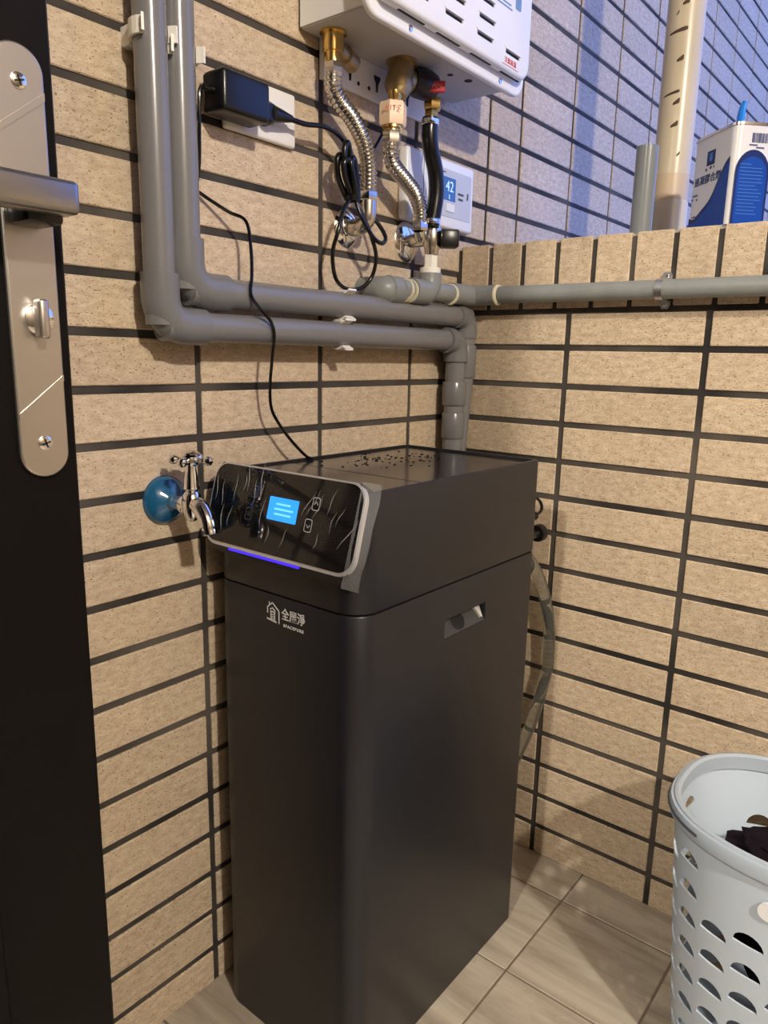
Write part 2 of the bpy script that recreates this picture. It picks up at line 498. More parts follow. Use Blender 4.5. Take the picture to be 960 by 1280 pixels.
# lamps (fixtures with their own light)
def ceiling_lamp(name, label, x, y, power, rad):
    t = thing(name, label, 'lamp', (x, y, CEIL))
    b = lathe(BM(), [(0, .10), (.018, .10), (.03, .09)], (x, y, CEIL), (0, 0, -1), 28)
    obj('lamp_base', recalc(b), WPLAST, t)
    s = lathe(BM(), [(.0, .085), (.02, .115), (.05, .118), (.08, .09), (.097, .045), (.10, .004)], (x, y, CEIL - .03), (0, 0, -1), 28, False)
    sh = obj('lamp_shade', recalc(s), LAMPW, t)
    adopt(t)
    ld = bpy.data.lights.new(name + '_light', 'POINT'); ld.energy = power; ld.color = WARM; ld.shadow_soft_size = rad
    lo = bpy.data.objects.new(name + '_light', ld); link(lo); lo.location = (x, y, CEIL - .20)
ceiling_lamp('ceiling_lamp', 'round warm ceiling lamp of the balcony behind the camera', -1.45, -2.25, LAMP_CEILING, .05)
ceiling_lamp('hall_lamp', 'round warm ceiling lamp in the hall beyond the doorway', -2.45, -.69, LAMP_HALL, .06)

# ------------------------------------------------------------------ black water purifier
XF, XR, YN, YW = -.645, -.195, -.305, -.030     # front, rear, near side, wall side
def body_outline(r=.036, rr=.010, x0=XF, x1=XR, y0=YN, y1=YW):
    out = []
    for cx, cy, a0, q in ((x1 - rr, y1 - rr, 0, rr), (x0 + r, y1 - r, 90, r), (x0 + r, y0 + r, 180, r), (x1 - rr, y0 + rr, 270, rr)):
        n = 9
        for k in range(n + 1):
            a = math.radians(a0 + 90 * k / n); out.append((cx + q * math.cos(a), cy + q * math.sin(a)))
    return out
def shell(z0, z1, edge=.003, outl=None):
    bm = BM()
    o0 = outl or body_outline(); c = Vector(((XF + XR) / 2, (YN + YW) / 2))
    def ring(z, s):
        R = []
        for x, y in o0:
            d = Vector((x, y)) - c
            f = Vector((max(abs(d.x) - s, 0) * (1 if d.x > 0 else -1), max(abs(d.y) - s, 0) * (1 if d.y > 0 else -1)))
            R.append(bm.verts.new((c.x + f.x, c.y + f.y, z)))
        return R
    L = [ring(z0, edge), ring(z0 + edge * .3, edge * .3), ring(z0 + edge, 0), ring(z1 - edge, 0), ring(z1 - edge * .3, edge * .3), ring(z1, edge)]
    for a, b in zip(L, L[1:]):
        for k in range(len(a)): bm.faces.new((a[k], a[(k + 1) % len(a)], b[(k + 1) % len(a)], b[k]))
    bm.faces.new(L[0][::-1]); bm.faces.new(L[-1])
    return recalc(bm)
def boolean_cut(o, cutter):
    c = obj('cutter', cutter, DARK)
    md = o.modifiers.new('cut', 'BOOLEAN'); md.operation = 'DIFFERENCE'; md.object = c; md.solver = 'EXACT'
    bpy.context.view_layer.update()
    me = bpy.data.meshes.new_from_object(o.evaluated_get(bpy.context.evaluated_depsgraph_get()))
    o.modifiers.clear(); old = o.data; o.data = me; bpy.data.meshes.remove(old)
    while len(me.materials) > 1: me.materials.pop()
    bpy.data.objects.remove(c, do_unlink=True)
    for p in me.polygons: p.use_smooth = True
    me.set_sharp_from_angle(angle=math.radians(38))
SEAM, TOP = .7085, .862
pb = Vector((-.662, 0, .764)); pt = Vector((-.632, 0, .874))
yc = (-.034 - .309) / 2; PW = .309 - .034; PH = (pt - pb).length
PMX = basis(((pb.x + pt.x) / 2, yc, (pb.z + pt.z) / 2), (0, -1, 0), (pt - pb))       # local x to the right, y up, z outwards
pur = thing('water_purifier', 'tall charcoal black water purifier cabinet with lit touch panel standing on floor tiles', 'water purifier', ((XF + XR) / 2, (YN + YW) / 2, 0))
lower = obj('lower_body', shell(.0, SEAM - .0008, .0022), CHAR, pur)
boolean_cut(lower, box(BM(), (-.457, YN - .02, .628), (-.346, YN + .024, .657)))
upper = obj('upper_body', shell(SEAM + .0008, TOP, .0022), CHAR, pur)
boolean_cut(upper, box(BM(), (-.2, -.075, -.0015), (.2, .2, .2), 0, 2, PMX))
# recessed lid with a rim and one cross groove
boolean_cut(upper, prism(BM(), [(x, y) for x, y in body_outline(.030, .008, XF + .006, XR - .006, YN + .006, YW - .006)], Matrix.Translation((0, 0, TOP - .007)), .02))
lid = BM()
box(lid, (-.500, YN + .0075, TOP - .0068), (XR - .0075, YW - .0075, TOP - .0035), .001, 1)
box(lid, (XF + .012, YN + .0075, TOP - .0068), (-.504, YW - .0075, TOP - .0030), .001, 1)
lid_o = obj('top_lid', lid, LIDM, pur)
# drops of water on the lid
dr = BM()
for i in range(95):
    x = random.gauss(-.36, .055); y = random.gauss(-.12, .032); r = random.uniform(.0008, .0032)
    if not (-.49 < x < -.21 and -.28 < y < -.045): continue
    lathe(dr, [(0, r), (r * .25, r * .92), (r * .45, r * .6), (r * .52, r * .1)], (x, y, TOP - .0035), (0, 0, 1), 8)
dro = obj('water_drops', recalc(dr), DROP, pur); dro['kind'] = 'stuff'; dro['label'] = 'scattered water drops on the lid'
# hand grip in the near side: sloping scoop, round hole, pale tip
sc = BM()
M = basis((-.4015, YN + .0005, .6285), (1, 0, 0), (0, .5, .86))
prism(sc, [(-.055, .0), (.055, 0), (.055, .032), (-.055, .032)], M, -.001)
grip = obj('grip_recess', recalc(sc), CHAR2, pur)
hl = lathe(BM(), [(0, .0140), (.0010, .0140)], M @ Vector((-.010, .0165, .0002)), M.to_3x3() @ Vector((0, 0, 1)), 20); 
obj('grip_hole', recalc(hl), DARK, grip)
hr = lathe(BM(), [(0, .0140), (.0016, .0150), (.0016, .0140)], M @ Vector((-.0095, .0165, .0002)), M.to_3x3() @ Vector((0, 0, 1)), 20, False)
obj('grip_hole_ring', recalc(hr), CHAR2, grip)
tp = BM(); prism(tp, [(.034, .030), (.0515, .030), (.047, .006), (.044, .006)], M, .004); obj('grip_tip', recalc(tp), SILV, grip)
# slanted control panel
PM = PMX
back = BM()
sd = [(pb.x, pb.z), (pt.x, pt.z), (-.612, .8615), (-.612, .752), (-.645, .746)]
a = [back.verts.new((x, -.040, z)) for x, z in sd]; b = [back.verts.new((x, -.300, z)) for x, z in sd]
back.faces.new(a); back.faces.new(b[::-1])
for k in range(5): back.faces.new((a[k], b[k], b[(k + 1) % 5], a[(k + 1) % 5]))
bmesh.ops.bevel(back, geom=list(back.edges), offset=.002, segments=2, affect='EDGES')
cp = obj('control_panel', recalc(back), CHAR, pur)
obj('bezel', recalc(prism(BM(), rrect(PW, PH, .024), PM @ Matrix.Translation((0, 0, -.004)), .0065)), BEZEL, cp)
obj('glass', recalc(prism(BM(), rrect(PW - .006, PH - .007, .021), PM @ Matrix.Translation((0, 0.0012, .0021)), .0014)), BLACKG, cp)
def on_panel(y, z):       # world y,z near the panel plane -> local x,y
    return (yc - y, (z - (pb.z + pt.z) / 2) / ((pt.z - pb.z) / PH))
GZ = .0036
sx0, sy0 = on_panel(-.178, .826)
scr = obj('screen', recalc(prism(BM(), rrect(.053, .030, .0015, 2), PM @ Matrix.Translation((sx0, sy0, GZ)), .0003)), SCREEN, cp)
stx = BM()
for i, (dx, w) in enumerate(((0, .026), (.002, .034), (.001, .030))):
    prism(stx, [(-w / 2 + dx, -.0013), (w / 2 + dx, -.0013), (w / 2 + dx, .0013), (-w / 2 + dx, .0013)], PM @ Matrix.Translation((sx0, sy0 + .0065 - i * .0065, GZ + .0003)), .0001)
obj('screen_lines', recalc(stx), SCREENT, cp)
def frame_icon(bm, cx, cy, w, h, t, glyph):
    o_ = rrect(w, h, .0028, 4); i_ = rrect(w - 2 * t, h - 2 * t, .0022, 4)
    Mx = PM @ Matrix.Translation((cx, cy, GZ))
    A = [bm.verts.new(Mx @ Vector((x, y, .0002))) for x, y in o_]; B = [bm.verts.new(Mx @ Vector((x, y, .0002))) for x, y in i_]
    for k in range(len(A)): bm.faces.new((A[k], A[(k + 1) % len(A)], B[(k + 1) % len(A)], B[k]))
    for seg in glyph:
        (x0, y0), (x1, y1) = seg; d = Vector((x1 - x0, y1 - y0)).normalized(); q = Vector((-d.y, d.x)) * t * .45
        vs = [bm.verts.new(Mx @ Vector((*p, .0002))) for p in ((x0 + q.x, y0 + q.y), (x0 - q.x, y0 - q.y), (x1 - q.x, y1 - q.y), (x1 + q.x, y1 + q.y))]
        bm.faces.new(vs)
upg = [((-.003, -.001), (0, .003)), ((0, .003), (.003, -.001))]
dng = [((-.003, .001), (0, -.003)), ((0, -.003), (.003, .001))]
mn = [((-.003, .002), (.003, .002)), ((-.003, 0), (.003, 0)), ((-.003, -.002), (.003, -.002))]
for nm, (py_, pz_), gly, k in (('up_button', (-.2335, .841), upg, 1), ('down_button', (-.2265, .814), dng, 1), ('menu_button', (-.1205, .842), mn, .4), ('back_button', (-.1165, .813), mn, .55)):
    b_ = BM(); x_, y_ = on_panel(py_, pz_); frame_icon(b_, x_, y_, .0125, .0165, .0009, gly)
    mm = ICON if k == 1 else DGREY
    obj(nm, recalc(b_), mm, cp)
led = BM(); Ml = PM @ Matrix.Translation((.0, -PH / 2 - .0022, -.003))
prism(led, [(-.085, -.0014), (.048, -.0014), (.048, .0014), (-.085, .0014)], Ml, .004)
obj('led_strip', recalc(led), LEDM, cp)['label'] = 'glowing purple light strip under the panel'
# protective film, slightly bigger than the panel, creased; loose edge on the right
fb = BM(); nx, ny = 60, 16; G = []
def film_h(u, v):
    p = Vector((u * 3.4 + v * .9, v * .8, .3))
    return .0010 + .0012 * abs(noise.noise(p * 3)) ** 1.0
for j in range(ny + 1):
    R = []
    for i in range(nx + 1):
        u, v = i / nx, j / ny
        x = -PW / 2 + .004 + u * (PW + .0); y = -PH / 2 + .002 + v * (PH + .001)
        R.append(fb.verts.new(PM @ Vector((x - .002, y, GZ + film_h(u, v)))))
    G.append(R)
for j in range(ny):
    for i in range(nx): fb.faces.new((G[j][i], G[j][i + 1], G[j + 1][i + 1], G[j + 1][i]))
obj('protective_film', fb, FILM, cp)
f2 = BM(); G = []
for j in range(11):
    R = []
    for i in range(7):
        u, v = i / 6, j / 10
        x = PW / 2 - .012 + u * .026; y = -PH / 2 - .012 + v * (PH + .014)
        R.append(f2.verts.new(PM @ Vector((x + .003 * v, y, .0042 + .004 * u * math.sin(v * 5 + 1) * .5 - .004 * u + .0015 * math.sin(v * 13) * u))))
    G.append(R)
for j in range(10):
    for i in range(6): f2.faces.new((G[j][i], G[j][i + 1], G[j + 1][i + 1], G[j + 1][i]))
obj('loose_film_edge', f2, FILM2, cp)
cr = BM(); random.seed(3)
for i in range(24):
    x0 = -PW / 2 + .014 + (PW - .040) * (i + random.uniform(-.3, .3)) / 23; y0 = random.choice((random.uniform(-PH / 2 + .008, -.02), random.uniform(-.01, PH / 2 - .035)))
    ln = random.uniform(.022, .046); an = random.gauss(1.58 if x0 < 0 else 1.22, .10)
    if abs(x0 - sx0) < .03 and abs(y0 + ln * .5 - sy0) < .03: continue
    P3 = [PM @ Vector((x0 + math.cos(an) * ln * t + .002 * math.sin(t * 5 + i), y0 + math.sin(an) * ln * t, GZ + .0018)) for t in (0, .25, .5, .75, 1)]
    tube(cr, P3, [.0001, .0004, .0006, .0004, .0001], 5, True)
fcr = obj('film_creases', recalc(cr), FILM3, cp); fcr['kind'] = 'stuff'
# logo
LX = XF - .0004
LM = lambda y, z: basis((LX, y, z), (0, -1, 0), (0, 0, 1))
text_mesh('logo_lettering', '全屋淨', .0172, LOGO, LM(-.1925, .6840), pur, .00012, 1.0, .86)
text_mesh('logo_small_lettering', 'SPACEPURE', .0058, LOGO, LM(-.1930, .6695), pur, .0001, 1.32)
lb = BM()
def stroke(bm, pts, t, Mx):
    for (x0, y0), (x1, y1) in zip(pts, pts[1:]):
        d = Vector((x1 - x0, y1 - y0)).normalized(); q = Vector((-d.y, d.x)) * t / 2; e = d * t * .3
        prism(bm, [(x0 - e.x + q.x, y0 - e.y + q.y), (x0 - e.x - q.x, y0 - e.y - q.y), (x1 + e.x - q.x, y1 + e.y - q.y), (x1 + e.x + q.x, y1 + e.y + q.y)], Mx, .0003)
LL = LM(-.1545, .683)
stroke(lb, [(-.0105, -.002), (-.0105, .006), (-.001, .0135), (.0115, .004), (.0115, -.013)], .0017, LL)
stroke(lb, [(-.007, .009), (-.007, .0135)], .0015, LL)
stroke(lb, [(-.005, .004), (-.001, .006), (.004, .003)], .0018, LL)
stroke(lb, [(-.005, .001), (.004, .0005)], .0018, LL)
stroke(lb, [(-.004, -.001), (-.004, -.010)], .002, LL); stroke(lb, [(.003, -.001), (.003, -.010)], .002, LL)
for q in (-.003, -.006, -.009): stroke(lb, [(-.004, q), (.003, q)], .0013, LL)
stroke(lb, [(-.0115, -.0105), (.006, -.0125)], .0022, LL)
obj('logo_house', recalc(lb), LOGO, pur)
# back connections
kb = BM(); lathe(kb, [(0, .008), (.122, .008), (.124, .015), (.128, .0165), (.139, .0165), (.142, .013)], (XR - .001, -.2445, .7055), (1, 0, 0), 18)
obj('rear_knob', recalc(kb), BLACKP, pur)
wb = BM(); tube(wb, spline([(XR - .001, -.215, .80), (XR + .09, -.226, .785), (XR + .140, -.233, .768), (XR + .150, -.2385, .752), (XR + .142, -.238, .741), (XR + .11, -.236, .738)], 6), .0028, 8)
obj('rear_wire', recalc(wb), CORD, pur)
sk = BM(); lathe(sk, [(0, .0085), (.128, .0085), (.130, .007)], (XR - .001, -.2365, .738), (1, 0, 0), 12); obj('rear_socket', recalc(sk), BLACKP, pur)
adopt(pur)

# clear drain tube on the wall behind the purifier
tb = BM(); pts = spline([(-.075, -.190, .70), (-.055, -.215, .66), (-.034, -.2345, .615), (-.022, -.2520, .552), (-.020, -.2600, .500), (-.020, -.2625, .438), (-.022, -.2560, .390), (-.026, -.2460, .335), (-.034, -.230, .270), (-.045, -.205, .19), (-.05, -.18, .10), (-.05, -.16, .012)], 7)
tube(tb, pts, .0115, 14)
dt = tag(obj('drain_tube', recalc(tb), TUBEM), 'clear plastic drain tube curving down the wall behind the black purifier', 'tube')

# ------------------------------------------------------------------ grey PVC supply pipes
RP = .0195
def pvc_elbow(parent, a, c, b, r=RP * 1.22, leg=.042, rad=.030, name='elbow'):
    a, c, b = Vector(a), Vector(c), Vector(b)
    p0 = c + (a - c).normalized() * leg; p1 = c + (b - c).normalized() * leg
    bm = BM(); pts = fillet([p0, c, p1], rad, 10); tube(bm, pts, r, 20)
    d0 = (p0 - c).normalized(); d1 = (p1 - c).normalized()
    return obj(name, recalc(bm), PVC2, parent)
def pvc_pipe(name, label, runs, elbows, extras, loc, group):
    t = thing(name, label, 'pipe', loc, group)
    for a, b in runs: obj('pipe_run', recalc(tube(BM(), [a, b], RP, 20)), PVC, t)
    for e in elbows: pvc_elbow(t, *e)
    for o_, d, h, r in extras:
        obj('coupling', recalc(lathe(BM(), [(0, r * .97), (.001, r), (h - .001, r), (h, r * .97)], o_, d, 22)), PVC2, t)
    return adopt(t)
Yp = -.041
x1, z1_ = -.7225, 1.0535
pvc_pipe('supply_pipe', 'front grey PVC pipe ending in the lower of two horizontal runs', [((x1, Yp, CEIL), (x1, Yp, z1_)), ((x1, Yp, z1_), (-.058, Yp, z1_)), ((-.058, Yp, z1_), (-.058, Yp, .70))],
         [((x1, Yp, 2), (x1, Yp, z1_), (0, Yp, z1_), RP * 1.22, .062, .034), ((-.5, Yp, z1_), (-.058, Yp, z1_), (-.058, Yp, .5), RP * 1.22, .040, .026)],
         [((-.058, Yp, .975), (0, 0, -1), .045, RP * 1.20), ((-.058, Yp, .915), (0, 0, -1), .05, RP * 1.16)], (x1, Yp, z1_), 'grey PVC supply pipes')
x2, z2_ = -.6835, 1.0990
Xd = -.0265; Yq = -.046
pvc_pipe('supply_pipe', 'rear grey PVC pipe ending in the upper of two horizontal runs', [((x2, Yp, CEIL), (x2, Yp, z2_)), ((x2, Yp, z2_), (Xd, Yp, z2_)), ((Xd, Yp, z2_), (Xd, Yp, .97)), ((Xd, Yp, .99), (Xd - .012, -.030, .70))],
         [((x2, Yp, 2), (x2, Yp, z2_), (0, Yp, z2_), RP * 1.22, .062, .034), ((-.5, Yp, z2_), (Xd, Yp, z2_), (Xd, Yp, .5), RP * 1.14, .040, .026)],
         [((Xd, Yp, 1.045), (0, 0, -1), .062, RP * 1.18)], (x2, Yp, z2_), 'grey PVC supply pipes')
# white saddle clips
def pipe_clip(label, c, along):
    """c: pipe axis point on y = Yp; along 'z' or 'x'"""
    bm = BM(); prof = []
    r0, r1 = RP + .0006, RP + .0042
    outer = []; inner = []
    for k in range(15):
        a = math.radians(-125 + 250 * k / 14)      # 0 = towards the wall (+y)
        outer.append((r1 * math.sin(a), r1 * math.cos(a))); inner.append((r0 * math.sin(a), r0 * math.cos(a)))
    tip = [(outer[-1][0] + .005, outer[-1][1] - .006), (outer[-1][0] + .002, outer[-1][1] - .007)]
    tip0 = [(-(outer[-1][0] + .002), outer[-1][1] - .007), (-(outer[-1][0] + .005), outer[-1][1] - .006)]
    poly = tip0[::-1][::-1] + outer + tip + inner[::-1]
    ex = Vector((1, 0, 0)) if along == 'z' else Vector((0, 0, 1))
    M_ = basis(c, ex, (0, 1, 0)); h = .018
    prism(bm, poly, M_ @ Matrix.Translation((0, 0, -h / 2)), h)
    t = thing('pipe_clip', label, 'pipe clip', (c[0], 0, c[2]), 'white pipe clips')
    obj('clip_ring', recalc(bm), WCLIP, t, False)
    b2 = BM(); q = .012
    if along == 'z': box(b2, (c[0] - q, Yp + RP + .003, c[2] - .011), (c[0] + q, .001, c[2] + .011), .001, 1)
    else: box(b2, (c[0] - .011, Yp + RP + .003, c[2] - q), (c[0] + .011, .001, c[2] + q), .001, 1)
    obj('clip_base', b2, WCLIP, t)
    adopt(t)
pipe_clip('white plastic clip holding the upright front grey pipe to the tiles', (x1, Yp, 1.382), 'z')
pipe_clip('white plastic clip holding the upright rear grey pipe beside the power adapter', (x2, Yp, 1.372), 'z')
pipe_clip('white plastic clip gripping the lower horizontal grey pipe', (-.392, Yp, z1_), 'x')
pipe_clip('white plastic clip gripping the upper horizontal grey pipe', (-.386, Yp, z2_), 'x')

# ------------------------------------------------------------------ weathered pipe along the parapet with its fittings
RW = .0155
wp = thing('drain_pipe', 'weathered grey pipe running along the parapet under the upright tiles', 'pipe', (-.030, -.06, 1.136))
ax, az = -.030, 1.1385
obj('pipe_run', recalc(tube(BM(), [(ax, -.012, az), (ax, -1.6, az - .004)], RW, 20)), PVCD, wp)
obj('pipe_run', recalc(tube(BM(), [(-.262, -.058, 1.1335), (-.030, -.058, az)], RW, 18)), PVCD, wp)
e = BM(); tube(e, fillet([(-.105, -.055, az), (-.030, -.055, az), (-.030, -.11, az)], .02, 8), RW * 1.2, 18); obj('corner_elbow', recalc(e), PVCD, wp)
for o_, d in (((-.112, -.0565, 1.1355), (1, 0, 0)), ((-.030, -.108, az), (0, -1, 0))):
    obj('glue_ring', recalc(lathe(BM(), [(0, RW * 1.06), (.002, RW * 1.24), (.005, RW * 1.24), (.008, RW * 1.06)], o_, d, 18)), GLUE, wp)
# elbow rising to the tap and the capped stub
ee = BM(); tube(ee, fillet([(-.232, -.058, 1.133), (-.176, -.058, 1.133), (-.176, -.058, 1.166)], .022, 10), RW * 1.35, 20); obj('rising_elbow', recalc(ee), PVCD, wp)
obj('stub_elbow', recalc(lathe(BM(), [(0, RW * 1.1), (.003, RW * 1.45), (.036, RW * 1.45), (.038, RW * 1.2)], (-.290, -.050, 1.131), (1, 0, 0), 20)), PVCD, wp)
obj('wall_stub', recalc(tube(BM(), fillet([(-.262, -.05, 1.131), (-.290, -.05, 1.131), (-.290, .002, 1.131)], .014, 6), RW * 1.4, 18)), PVCD, wp)
for x_ in (-.248, -.236):
    obj('glue_ring', recalc(lathe(BM(), [(0, RW * 1.0), (.0015, RW * 1.28), (.0045, RW * 1.28), (.006, RW * 1.0)], (x_, -.056, 1.132), (1, 0, 0), 18)), GLUE, wp)
obj('white_ring', recalc(lathe(BM(), [(0, .0175), (.001, .0185), (.011, .0185), (.012, .0175)], (-.176, -.058, 1.1635), (0, 0, 1), 20)), WCLIP, wp)
obj('white_nipple', recalc(hexnut(BM(), (-.176, -.058, 1.175), (0, 0, 1), .023, .0125)), WCLIP, wp)
adopt(wp)
# metal clamp
cl = thing('pipe_clamp', 'small metal strap clamp screwed to the parapet around the weathered pipe', 'clamp', (0, -.4165, 1.137))
c = BM()
ring = []
for k in range(19):
    a = math.radians(90 + 180 * k / 18); ring.append((ax + (RW + .0012) * math.cos(a), az - .0012 + (RW + .0012) * math.sin(a)))
ring = [(-.001, az + RW + .001)] + ring + [(-.001, az - RW - .003)]
for (xa, za), (xb, zb) in zip(ring, ring[1:]):
    d = Vector((xb - xa, zb - za)).normalized(); n_ = Vector((d.y, -d.x)) * .0012
    vs = []
    for y_ in (-.4105, -.4225):
        for (xx, zz) in ((xa, za), (xb, zb), (xb - n_.x, zb - n_.y), (xa - n_.x, za - n_.y)): vs.append(c.verts.new((xx, y_, zz)))
    for f in ((0, 1, 2, 3), (7, 6, 5, 4), (0, 4, 5, 1), (1, 5, 6, 2), (2, 6, 7, 3), (3, 7, 4, 0)): c.faces.new([vs[i] for i in f])
obj('strap', recalc(c), GALV, cl, False)
tb_ = BM(); prism(tb_, [(-.008, 0), (.008, 0), (.008, .008), (.005, .013), (-.005, .013), (-.008, .008)], basis((-.0022, -.4165, az + RW), (0, -1, 0), (0, 0, 1)), .0015)
obj('clamp_tab', recalc(tb_), GALV, cl, False); tb_ = BM()
prism(tb_, [(-.008, 0), (.008, 0), (.008, -.008), (.005, -.013), (-.005, -.013), (-.008, -.008)], basis((-.0022, -.4165, az - RW - .002), (0, -1, 0), (0, 0, 1)), .0015)
obj('clamp_tab', recalc(tb_), GALV, cl, False)
for zz in (az + RW + .007, az - RW - .009):
    obj('screw', recalc(lathe(BM(), [(0, .0042), (.0012, .0038), (.002, .002)], (-.0022, -.4165, zz), (-1, 0, 0), 10)), CHROME, cl)
adopt(cl)

# ------------------------------------------------------------------ water heater
HX0, HX1, HZ = -.444, -.052, 1.480
HF = -.135
ht = thing('water_heater', 'white wall-mounted water heater with slotted front cover above the hoses', 'water heater', ((HX0 + HX1) / 2, -.01, HZ))
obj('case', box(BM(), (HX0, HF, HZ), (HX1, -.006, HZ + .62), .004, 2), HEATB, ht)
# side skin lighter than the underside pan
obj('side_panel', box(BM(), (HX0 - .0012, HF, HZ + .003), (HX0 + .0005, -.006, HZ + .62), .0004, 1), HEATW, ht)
CX0, CX1, CZ = -.468, -.040, 1.464
cov = BM(); ow, oh = CX1 - CX0, .66
prism(cov, rrect(ow, oh, .030, 8), basis(((CX0 + CX1) / 2, HF - .001, CZ + oh / 2), (1, 0, 0), (0, 0, 1)), .012)
cv = obj('front_cover', recalc(cov), HEATW, ht)
md = cv.modifiers.new('b', 'BEVEL'); md.width = .004; md.segments = 3; md.limit_method = 'ANGLE'; md.angle_limit = math.radians(50)
cov2 = BM(); prism(cov2, rrect(ow - .026, oh - .036, .026, 8), basis(((CX0 + CX1) / 2 - .004, HF - .0125, 1.4825 - .018 + oh / 2), (1, 0, 0), (0, 0, 1)), .020)
FY = HF - .0325
slots = [(-.106, 1.5135), (-.157, 1.5245), (-.163, 1.551), (-.2295, 1.5325), (-.222, 1.5585), (-.292, 1.541), (-.285, 1.567), (-.357, 1.549), (-.35, 1.575), (-.42, 1.557), (-.157, 1.590), (-.22, 1.598)]
face = obj('front_panel', recalc(cov2), HEATW, ht)
md = face.modifiers.new('b', 'BEVEL'); md.width = .007; md.segments = 4; md.limit_method = 'ANGLE'; md.angle_limit = math.radians(50)
bpy.context.view_layer.update()
me = bpy.data.meshes.new_from_object(face.evaluated_get(bpy.context.evaluated_depsgraph_get())); face.modifiers.clear(); face.data = me
cut = BM()
SL = []
for r_ in range(5):
    for i in range(5):
        if (i == 0 and r_ > 0): continue
        xx = -.116 - .0865 * i + .004 * (r_ % 2); zz = 1.5095 + .0252 * r_
        if xx > CX0 + .035: SL.append((xx, zz))
for xx, zz in SL:
    prism(cut, rrect(.046, .0058, .0027, 4), basis((xx, FY - .005, zz), (1, 0, 0), (0, 0, 1)), -.018)
recalc(cut)
boolean_cut(face, cut)
# louvre lips above each slot, dark inside
dk = BM(); box(dk, (CX0 + .03, HF - .0165, 1.49), (CX1 - .03, HF - .0135, 1.66)); 
for xx, zz in SL:
    lp = BM(); prism(lp, [(-.024, .0030), (.024, .0030), (.026, .0078), (-.026, .0078)], basis((xx, FY + .0005, zz), (1, 0, 0), (0, 0, 1)), .0026)
    for v in lp.verts:
        if v.co.z > zz + .006 and v.co.y < FY - .001: v.co.y = FY - .0001
    obj('louvre', recalc(lp), HEATW, face, False)
    pl_ = BM(); prism(pl_, rrect(.0455, .0056, .0026, 4), basis((xx, FY + .0024, zz), (1, 0, 0), (0, 0, 1)), .0004); obj('slot', recalc(pl_), DARK, face, False)
# slots along the lower lip of the cover
for i in range(4):
    xx = -.105 - .091 * i
    s_ = BM(); prism(s_, rrect(.062, .0050, .0022, 4), basis((xx, HF - .0215, 1.4824), (1, 0, 0), (0, -1, 0)), -.0004); obj('slot', recalc(s_), DARK, cv, False)
for xx in (-.3685, -.120):
    obj('screw', recalc(lathe(BM(), [(0, .0048), (.0015, .0044), (.0026, .002)], (xx, HF - .0128, 1.4735), (0, -1, 0), 12)), CHROME, cv)
text_mesh('red_notice', '注意高溫', .0095, REDT, basis((-.1225, FY - .0002, 1.4965), (1, 0, 0), (0, 0, 1)), face, .0001)
rl = BM(); prism(rl, [(-.026, -.0005), (.026, -.0005), (.026, .0005), (-.026, .0005)], basis((-.1225, FY - .0002, 1.4898), (1, 0, 0), (0, 0, 1)), .0002); obj('red_line', recalc(rl), REDT, face)
lab = BM()
for i, (w, dx) in enumerate(((.050, 0), (.046, -.002), (.030, -.008), (.048, 0), (.036, -.006), (.044, -.002))):
    prism(lab, [(-w / 2 + dx, -.0012), (w / 2 + dx, -.0012), (w / 2 + dx, .0012), (-w / 2 + dx, .0012)], basis((-.150, FY - .0002, 1.572 + i * .0055), (1, 0, 0), (0, 0, 1)), .0002)
prism(lab, rrect(.018, .024, .003), basis((-.106, FY - .0002, 1.590), (1, 0, 0), (0, 0, 1)), .0002)
obj('blue_notice', recalc(lab), BLUET, face)
for q in ((-.135, -.095, .007), (-.165, -.042, .0045), (-.150, -.036, .0045), (-.136, -.030, .004), (-.175, -.085, .005)):
    obj('drain_hole', recalc(lathe(BM(), [(0, q[2]), (.0006, q[2])], (q[0], q[1], HZ - .0006), (0, 0, 1), 14)), DARK, ht)
# wall bracket with keyhole slots
bk = BM(); box(bk, (-.400, -.008, 1.428), (-.100, -.0005, HZ + .01), .001, 1); br = obj('wall_bracket', bk, HEATW, ht)
for xx in (-.338, -.272, -.19, -.128):
    kh = BM(); prism(kh, [(-.008, .010), (.008, .010), (.008, .006), (.003, -.002), (.0022, -.014), (-.0022, -.014), (-.003, -.002), (-.008, .006)], basis((xx, -.0082, 1.456), (1, 0, 0), (0, 0, 1)), .0004)
    obj('keyhole', recalc(kh), DARK, br, False)
for xx in (-.318, -.292, -.22):
    obj('bracket_hole', recalc(lathe(BM(), [(0, .0032), (.0004, .0032)], (xx, -.0082, 1.443), (0, -1, 0), 10)), DARK, br)
adopt(ht)

def corrugated(bm, pts, r, amp, pitch, n=16):
    P = [Vector(p) for p in pts]
    L = [0]
    for a, b in zip(P, P[1:]): L.append(L[-1] + (b - a).length)
    tot = L[-1]; m_ = int(tot / pitch) * 6; out = []; rr = []; j = 0
    for i in range(m_ + 1):
        s = tot * i / m_
        while j < len(L) - 2 and L[j + 1] < s: j += 1
        t = (s - L[j]) / max(L[j + 1] - L[j], 1e-9)
        out.append(P[j].lerp(P[j + 1], t)); rr.append(r + amp * math.cos(2 * PI * s / (tot / int(tot / pitch))))
    return tube(bm, out, rr, n)

